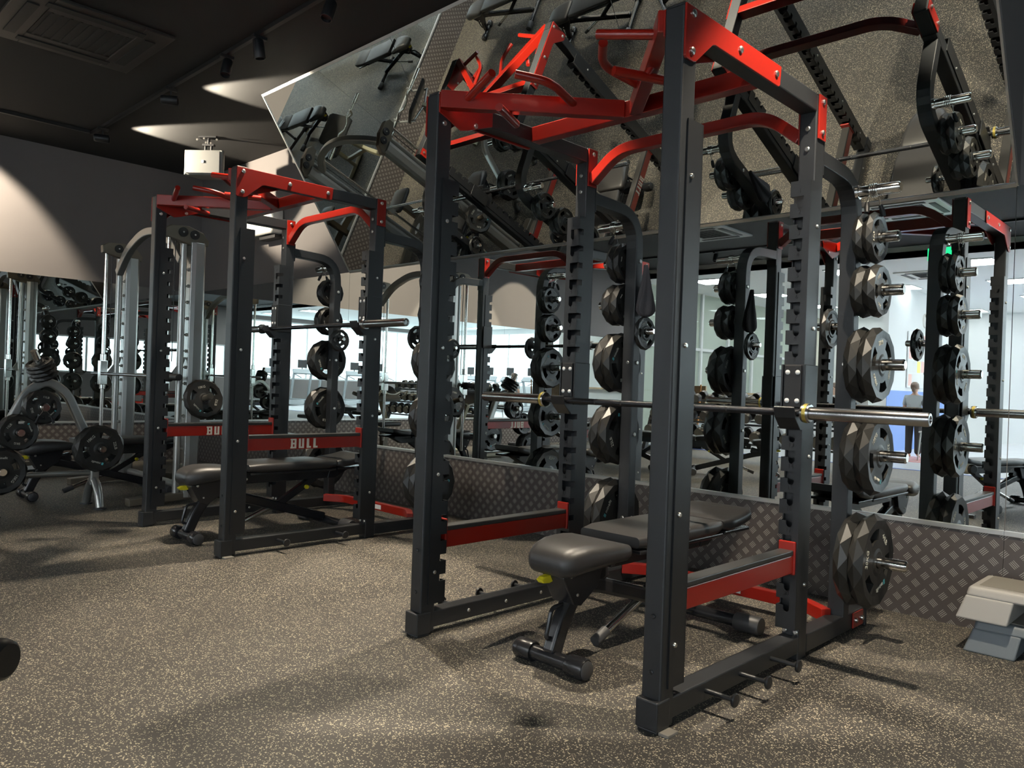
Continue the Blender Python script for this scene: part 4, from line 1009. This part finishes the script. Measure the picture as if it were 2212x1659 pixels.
obj('shaft', G().tube(rrod([(-0.42, 0, 0), (-0.26, 0, 0), (-0.17, 0, 0.03), (-0.06, 0, -0.02), (0.06, 0, -0.02), (0.17, 0, 0.03), (0.26, 0, 0), (0.42, 0, 0)], 0.03), 0.014, 10), 'chrome', eb, smooth=50)
for s in (-1, 1): obj('sleeve', G().cyl((s * 0.42, 0, 0), (s * 0.60, 0, 0), 0.025, n=18), 'chrome', eb, smooth=40)

# ------------------------------------------------------------------ dumbbell rack behind the viewer (seen in the mirror)
DX, DY = -5.75, -2.85
t = thing('dumbbell_rack', 'black three-tier dumbbell rack seen in the mirror', 'dumbbell rack', (DX, DY, 0))
TIER = [0.30, 0.58, 0.86]
for s in (-1, 1):
    obj('side_frame', G().prism([(0.30, 0.0), (0.22, 0.0), (-0.20, 0.92), (-0.12, 0.95), (-0.06, 0.95)], (s * 1.62 - 0.03, 0, 0), (0, 1, 0), (0, 0, 1), 0.06).box(s * 1.62 - 0.03, s * 1.62 + 0.03, -0.30, 0.32, 0, 0.05), 'frame', t, bevel=0.004)
for k, z in enumerate(TIER):
    yy = 0.17 - 0.13 * k
    obj('shelf', G().rect([(-1.62, yy - 0.09, z + 0.015), (1.62, yy - 0.09, z + 0.015)], 0.03, 0.03, (0, 0, 1)).rect([(-1.62, yy + 0.09, z - 0.035), (1.62, yy + 0.09, z - 0.035)], 0.03, 0.03, (0, 0, 1)), 'greybase', t)
TILT = R(-15)
def dumbbell_parts(r_, tname):
    def head(sg): return lambda: G().lathe([(0.0, 0.055), (r_ * 0.8, 0.055), (r_, 0.065), (r_, 0.135), (r_ * 0.92, 0.148), (0, 0.148)], Matrix.Rotation(R(-90 * sg), 4, 'X'), 20)
    return head
for k, z in enumerate(TIER):
    yy = 0.17 - 0.13 * k; r_ = (0.088, 0.078, 0.066)[k]
    for i in range(14):
        x = DX - 1.5 + 3.0 * i / 13
        o = obj('dumbbell', lambda: G().cyl((0, -0.06, 0), (0, 0.06, 0), 0.016, n=10), 'steel', None, key='db_h', smooth=40)
        tag(o, 'round dumbbell, %s from the left on the %s tier of the dumbbell rack' % (ORD[i], ('bottom', 'middle', 'top')[k]), 'dumbbell', 'dumbbells on the rack')
        o.location = (x, DY + yy, z + 0.018 + r_ * 0.985); o.rotation_euler = (TILT, 0, 0)
        for sg in (1, -1):
            h = obj('head', dumbbell_parts(r_, k)(sg), 'rubber', o, key='db_%d_%d' % (k, sg), smooth=35)
            obj('end_ring', lambda: G().lathe([(r_ * 0.55, 0.1482), (r_ * 0.90, 0.1482), (r_ * 0.90, 0.150), (r_ * 0.55, 0.150)], Matrix.Rotation(R(-90 * sg), 4, 'X'), 20), 'paper', h, key='dbr_%d_%d' % (k, sg))
            obj('end_disc', lambda: G().lathe([(0.0, 0.1482), (r_ * 0.55, 0.1482), (r_ * 0.55, 0.1495), (0, 0.1495)], Matrix.Rotation(R(-90 * sg), 4, 'X'), 20), 'redpl' if k < 2 else 'paperpink', h, key='dbd_%d_%d' % (k, sg))

# tan screen board behind the dumbbells, reception desk with notice, chair
t = thing('screen_board', 'tan free-standing board behind the dumbbell rack', 'screen', (-7.7, -4.3, 0))
obj('board', G().box(-0.45, 0.45, -0.02, 0.02, 0.45, 1.12), 'wood', t, bevel=0.005)
obj('leg', G().box(-0.40, -0.36, -0.15, 0.15, 0.0, 0.46), 'greybase', t); obj('leg', G().box(0.36, 0.40, -0.15, 0.15, 0.0, 0.46), 'greybase', t)
t = thing('cleaning_brush', 'orange handled cleaning brush standing by the tan board', 'brush', (-7.3, -4.1, 0))  # an orange-handled brush, not a lamp
obj('handle', G().cyl((0, 0, 0.1), (0.05, 0, 1.0), 0.018, n=12).cyl((0.05, 0, 1.0), (0.06, 0, 1.14), 0.012, n=10), 'orange', t, smooth=40)
obj('brush_head', G().box(-0.14, 0.14, -0.05, 0.05, 0.0, 0.10), 'blackmat', t, bevel=0.01)
t.name = 'floor_brush'
t = thing('reception_desk', 'white reception desk with pale wooden top in the bright lounge', 'desk', (-6.7, -7.2, 0))
obj('front_panel', G().box(-1.3, 1.3, 0.20, 0.24, 0.0, 0.98), 'white', t); obj('body', G().box(-1.3, 1.3, -0.30, 0.20, 0.0, 0.74), 'white', t)
obj('top', G().box(-1.35, 1.35, -0.05, 0.30, 0.98, 1.02), 'wood', t, bevel=0.004)
t = thing('notice_stand', 'white notice with blue print standing on the reception desk', 'notice', (-7.2, -7.05, 1.02))
obj('sheet', G().prism([(-0.22, 0), (0.22, 0), (0.22, 0.30), (-0.22, 0.30)], (0, 0, 0), (1, 0, 0), (0, -0.2, 1), 0.006), 'paper', t)
for k in range(4): obj('print_line', G().prism([(-0.18, 0.05 + 0.06 * k), (0.16 - 0.05 * (k % 2), 0.05 + 0.06 * k), (0.16 - 0.05 * (k % 2), 0.07 + 0.06 * k), (-0.18, 0.07 + 0.06 * k)], (0, 0.0015, 0), (1, 0, 0), (0, -0.2, 1), -0.001), 'bluestripe', t)
t = thing('stool_chair', 'low white-topped metal stool beside the standing person', 'stool', (-4.0, -6.15, 0))
obj('seat', G().box(-0.22, 0.22, -0.18, 0.18, 0.46, 0.49), 'whitepl', t, bevel=0.01)
for sx in (-1, 1):
    for sy in (-1, 1): obj('leg', G().cyl((sx * 0.19, sy * 0.15, 0.46), (sx * 0.22, sy * 0.17, 0.0), 0.011, n=10), 'chrome', t, smooth=40)

# notice board, papers, clock, exit sign
t = thing('notice_board', 'white notice board with coloured sheets on the blue-dadoed wall', 'notice board', (-5.188, -9.25, 1.80))
obj('board', G().box(0.0, 0.02, -0.90, 0.90, -0.56, 0.56), 'white', t, bevel=0.004)
rnd = random.Random(3)
for i in range(7):
    for j in range(4):
        o = obj('paper_sheet', lambda: G().box(0.020, 0.022, -0.10, 0.10, -0.115, 0.115), ['paper', 'paperpink', 'paperyellow', 'paper'][rnd.randrange(4)], t, key='sheet%d' % rnd.randrange(10 ** 6))
        o.location = (0, -0.76 + 0.253 * i + rnd.uniform(-.01, .01), -0.40 + 0.265 * j + rnd.uniform(-.01, .01))
t = thing('wall_clock', 'round white wall clock above the notice board', 'clock', (-5.2, -9.4, 2.64))
obj('case', G().lathe([(0.0, 0), (0.15, 0), (0.15, 0.03), (0.135, 0.035), (0.135, 0.028), (0, 0.028)], Matrix.Rotation(R(90), 4, 'Y'), 28), 'whitepl', t, smooth=40)
obj('hands', G().box(0.029, 0.032, -0.006, 0.006, -0.01, 0.10).box(0.029, 0.032, -0.07, 0.01, -0.006, 0.006), 'blackmat', t)
t = thing('exit_sign', 'green lit exit sign hanging from the dark ceiling, seen in the mirror', 'exit sign', (-3.17, -3.14, 2.95))
obj('box', G().box(-0.16, 0.16, -0.02, 0.02, -0.08, 0.08), 'green', t, bevel=0.004)
obj('rod', G().cyl((0, 0, 0.08), (0, 0, 0.43), 0.008, n=8), 'whitepl', t)
t = thing('wall_banner', 'red and white banner on the far lounge wall', 'banner', (-2.2, YB + 0.01, 1.75))
obj('red_field', G().box(-0.9, 0.9, 0, 0.01, 0.0, 0.30), 'redpl', t); obj('white_field', G().box(-0.9, 0.9, 0, 0.01, -0.35, 0.0), 'paper', t)

# ------------------------------------------------------------------ people
def skin_mesh(name, joints, edges, mat, parent, sub=2, root=0):
    me = bpy.data.meshes.new(name); me.from_pydata([j[0] for j in joints], edges, [])
    o = bpy.data.objects.new(name, me); C.objects.link(o); me.materials.append(M[mat])
    o.modifiers.new('skin', 'SKIN'); 
    sv = me.skin_vertices
    if not sv:
        bm = bmesh.new(); bm.from_mesh(me); bm.verts.layers.skin.verify(); bm.to_mesh(me); bm.free(); sv = me.skin_vertices
    for i, j in enumerate(joints):
        r_ = j[1]; sv[0].data[i].radius = r_ if isinstance(r_, tuple) else (r_, r_); sv[0].data[i].use_root = (i == root)
    ss = o.modifiers.new('sub', 'SUBSURF'); ss.levels = sub; ss.render_levels = sub
    for p in me.polygons: p.use_smooth = True
    if parent: o.parent = parent
    return o

def person(label, loc, rotz, H, seated, shirt, trouser, bun):
    t = thing('person', label, 'person', loc, rotz); k = H / 1.70
    def S(pts): return [((p[0][0] * k, p[0][1] * k, p[0][2] * k), (p[1][0] * k, p[1][1] * k) if isinstance(p[1], tuple) else p[1] * k) for p in pts]
    hp = 0.90 if not seated else 0.50
    up_ = hp - 0.90
    J = [((0, 0, 0.92 + up_), (0.14, 0.10)), ((0, 0, 1.12 + up_), (0.125, 0.09)), ((0, 0, 1.34 + up_), (0.15, 0.095)), ((0, 0, 1.44 + up_), 0.055), ((0, 0.01, 1.51 + up_), 0.055), ((0, 0.015, 1.58 + up_), (0.075, 0.095)), ((0, 0.0, 1.66 + up_), (0.065, 0.08))]
    E_ = [(0, 1), (1, 2), (2, 3), (3, 4), (4, 5), (5, 6)]
    for s in (-1, 1):
        b = len(J)
        J += [((s * 0.17, 0, 1.38 + up_), 0.055), ((s * 0.215, 0.01, 1.12 + up_), 0.043), ((s * 0.21, 0.09, 0.90 + up_), 0.032), ((s * 0.20, 0.13, 0.82 + up_), (0.038, 0.022))]
        E_ += [(2, b), (b, b + 1), (b + 1, b + 2), (b + 2, b + 3)]
        for fi, (fx, fz, ln) in enumerate(((-0.024, 0, .07), (-0.008, 0, .08), (0.008, 0, .075), (0.022, 0, .06))):
            c = len(J); J += [((s * 0.20 + fx * 0.6, 0.145 + fx * 0.3, 0.80 + up_ - ln * 0.5), 0.009), ((s * 0.198 + fx * 0.6, 0.15 + fx * 0.3, 0.79 + up_ - ln), 0.008)]
            E_ += [(b + 3, c), (c, c + 1)]
        c = len(J); J += [((s * 0.175, 0.155, 0.79 + up_), 0.010), ((s * 0.17, 0.17, 0.765 + up_), 0.009)]; E_ += [(b + 3, c), (c, c + 1)]
        l = len(J)
        if seated: J += [((s * 0.09, 0.02, 0.50), 0.085), ((s * 0.10, 0.44, 0.50), 0.058), ((s * 0.10, 0.46, 0.08), 0.036), ((s * 0.10, 0.58, 0.035), (0.036, 0.026))]
        else: J += [((s * 0.09, 0, 0.86), 0.085), ((s * 0.095, 0.01, 0.48), 0.058), ((s * 0.095, -0.01, 0.09), 0.036), ((s * 0.10, 0.13, 0.035), (0.036, 0.026))]
        E_ += [(0, l), (l, l + 1), (l + 1, l + 2), (l + 2, l + 3)]
    body = skin_mesh('body', S(J), E_, 'skin', t)
    Js = [((0, 0, 0.90 + up_), (0.155, 0.115)), ((0, 0, 1.12 + up_), (0.142, 0.106)), ((0, 0, 1.34 + up_), (0.165, 0.11)), ((0, 0, 1.42 + up_), 0.068)]
    Es = [(0, 1), (1, 2), (2, 3)]
    for s in (-1, 1):
        b = len(Js); Js += [((s * 0.175, 0, 1.375 + up_), 0.066), ((s * 0.215, 0.01, 1.16 + up_), 0.060)]; Es += [(2, b), (b, b + 1)]
    sh = skin_mesh('shirt', S(Js), Es, shirt, t)
    Jt = [((0, 0, 0.93 + up_), (0.15, 0.112))]; Et = []
    for s in (-1, 1):
        b = len(Jt)
        if seated: Jt += [((s * 0.09, 0.02, 0.50), 0.10), ((s * 0.10, 0.44, 0.50), 0.075), ((s * 0.10, 0.46, 0.12), 0.055)]
        else: Jt += [((s * 0.088, 0, 0.84), 0.10), ((s * 0.098, 0.01, 0.46), 0.082), ((s * 0.10, 0, 0.07), 0.075)]
        Et += [(0, b), (b, b + 1), (b + 1, b + 2)]
    skin_mesh('trousers', S(Jt), Et, trouser, t)
    hz = 1.62 + up_
    hg = G().lathe([(0.0, -0.02), (0.082, -0.06), (0.098, 0.0), (0.088, 0.06), (0.05, 0.098), (0.0, 0.108)], Matrix.Translation((0, -0.022 * k, hz * k)) @ Matrix.Diagonal((k * 0.92, k * 1.05, k, 1)), 20)
    if bun: hg.lathe([(0.0, -0.05), (0.03, -0.045), (0.042, -0.01), (0.03, 0.025), (0, 0.03)], Matrix.Translation((0, -0.10 * k, (hz - 0.06) * k)) @ Matrix.Diagonal((k, k, k * 1.3, 1)), 14)
    obj('hair', hg, 'hair', t, smooth=60)
    for s in (-1, 1):
        obj('eye', G().lathe([(0, -0.009), (0.009, 0), (0, 0.009)], Matrix.Translation((s * 0.030 * k, 0.098 * k, (1.595 + up_) * k)) @ Matrix.Diagonal((k, k, k, 1)), 8), 'blackmat', body)
        obj('ear', G().lathe([(0, -0.03), (0.012, 0), (0, 0.03)], Matrix.Translation((s * 0.078 * k, 0.01 * k, (1.585 + up_) * k)) @ Matrix.Diagonal((k, k * 1.6, k, 1)), 8), 'skin', body)
    obj('nose', G().lathe([(0.016, -0.02), (0.012, 0.0), (0.004, 0.03)], Matrix.Translation((0, 0.103 * k, (1.572 + up_) * k)) @ Matrix.Diagonal((k, k, k, 1)), 8), 'skin', body)
    obj('mouth', G().box(-0.024 * k, 0.024 * k, 0.098 * k, 0.105 * k, (1.532 + up_) * k, (1.540 + up_) * k), 'redpl', body)
    return t
person('person in grey T-shirt and black trousers with tied hair, back to the mirror', (-4.44, -6.45, 0), R(180), 1.30, False, 'shirt', 'trouser', True)
person('seated person with brown hair behind the reception desk', (-6.45, -7.95, 0), R(0), 1.66, True, 'trouser', 'trouser', False)
t = thing('office_chair', 'blue office chair behind the reception desk', 'chair', (-6.45, -8.0, 0))
obj('seat', G().box(-0.23, 0.23, -0.24, 0.22, 0.36, 0.41), 'bluestripe', t, bevel=0.02); obj('backrest', G().box(-0.24, 0.24, -0.30, -0.24, 0.5, 1.10), 'bluestripe', t, bevel=0.02)
obj('column', G().cyl((0, 0, 0.05), (0, 0, 0.36), 0.025).box(-0.25, 0.25, -0.03, 0.03, 0.0, 0.05).box(-0.03, 0.03, -0.25, 0.25, 0.0, 0.05), 'blackmat', t)

# ------------------------------------------------------------------ treadmills along the windows
def treadmill(label, loc, rotz):
    t = thing('treadmill', label, 'treadmill', loc, rotz, 'treadmills by the windows')
    obj('deck', lambda: G().box(-0.38, 0.38, -0.95, 0.80, 0.04, 0.20), 'greybase', t, key='tm_d', bevel=0.02)
    obj('belt', lambda: G().box(-0.26, 0.26, -0.93, 0.62, 0.20, 0.205), 'blackmat', t, key='tm_b')
    for s in (-1, 1):
        obj('upright', lambda: G().rect([(s * 0.36, 0.72, 0.15), (s * 0.36, 0.50, 1.22)], 0.06, 0.08, (1, 0, 0)), 'greybase', t, key='tm_u%d' % s)
        obj('handrail', lambda: G().tube(rrod([(s * 0.36, 0.52, 1.12), (s * 0.36, 0.0, 0.98)], 0.05), 0.022, 10), 'greybase', t, key='tm_h%d' % s)
    obj('console', lambda: G().prism([(0.40, 1.14), (0.56, 1.30), (0.60, 1.26), (0.50, 1.10)], (-0.40, 0, 0), (0, 1, 0), (0, 0, 1), 0.80), 'greybase', t, key='tm_c', bevel=0.01)
    sc_ = obj('screen', lambda: G().box(-0.19, 0.19, 0.55, 0.58, 1.34, 1.64), 'blackmat', t, key='tm_s', bevel=0.01)
    obj('screen_arm', lambda: G().cyl((0, 0.57, 1.24), (0, 0.57, 1.36), 0.02), 'blackmat', sc_, key='tm_a')
    return t
for k in range(6): treadmill('grey treadmill with screen, %s from the corner by the rear windows' % ORD[k], (6.9 - 1.12 * k, -12.7, 0), R(180))
for k in range(5): treadmill('grey treadmill with screen, %s from the corner by the side windows' % ORD[k], (6.7, -10.6 + 1.15 * k, 0), R(-90))
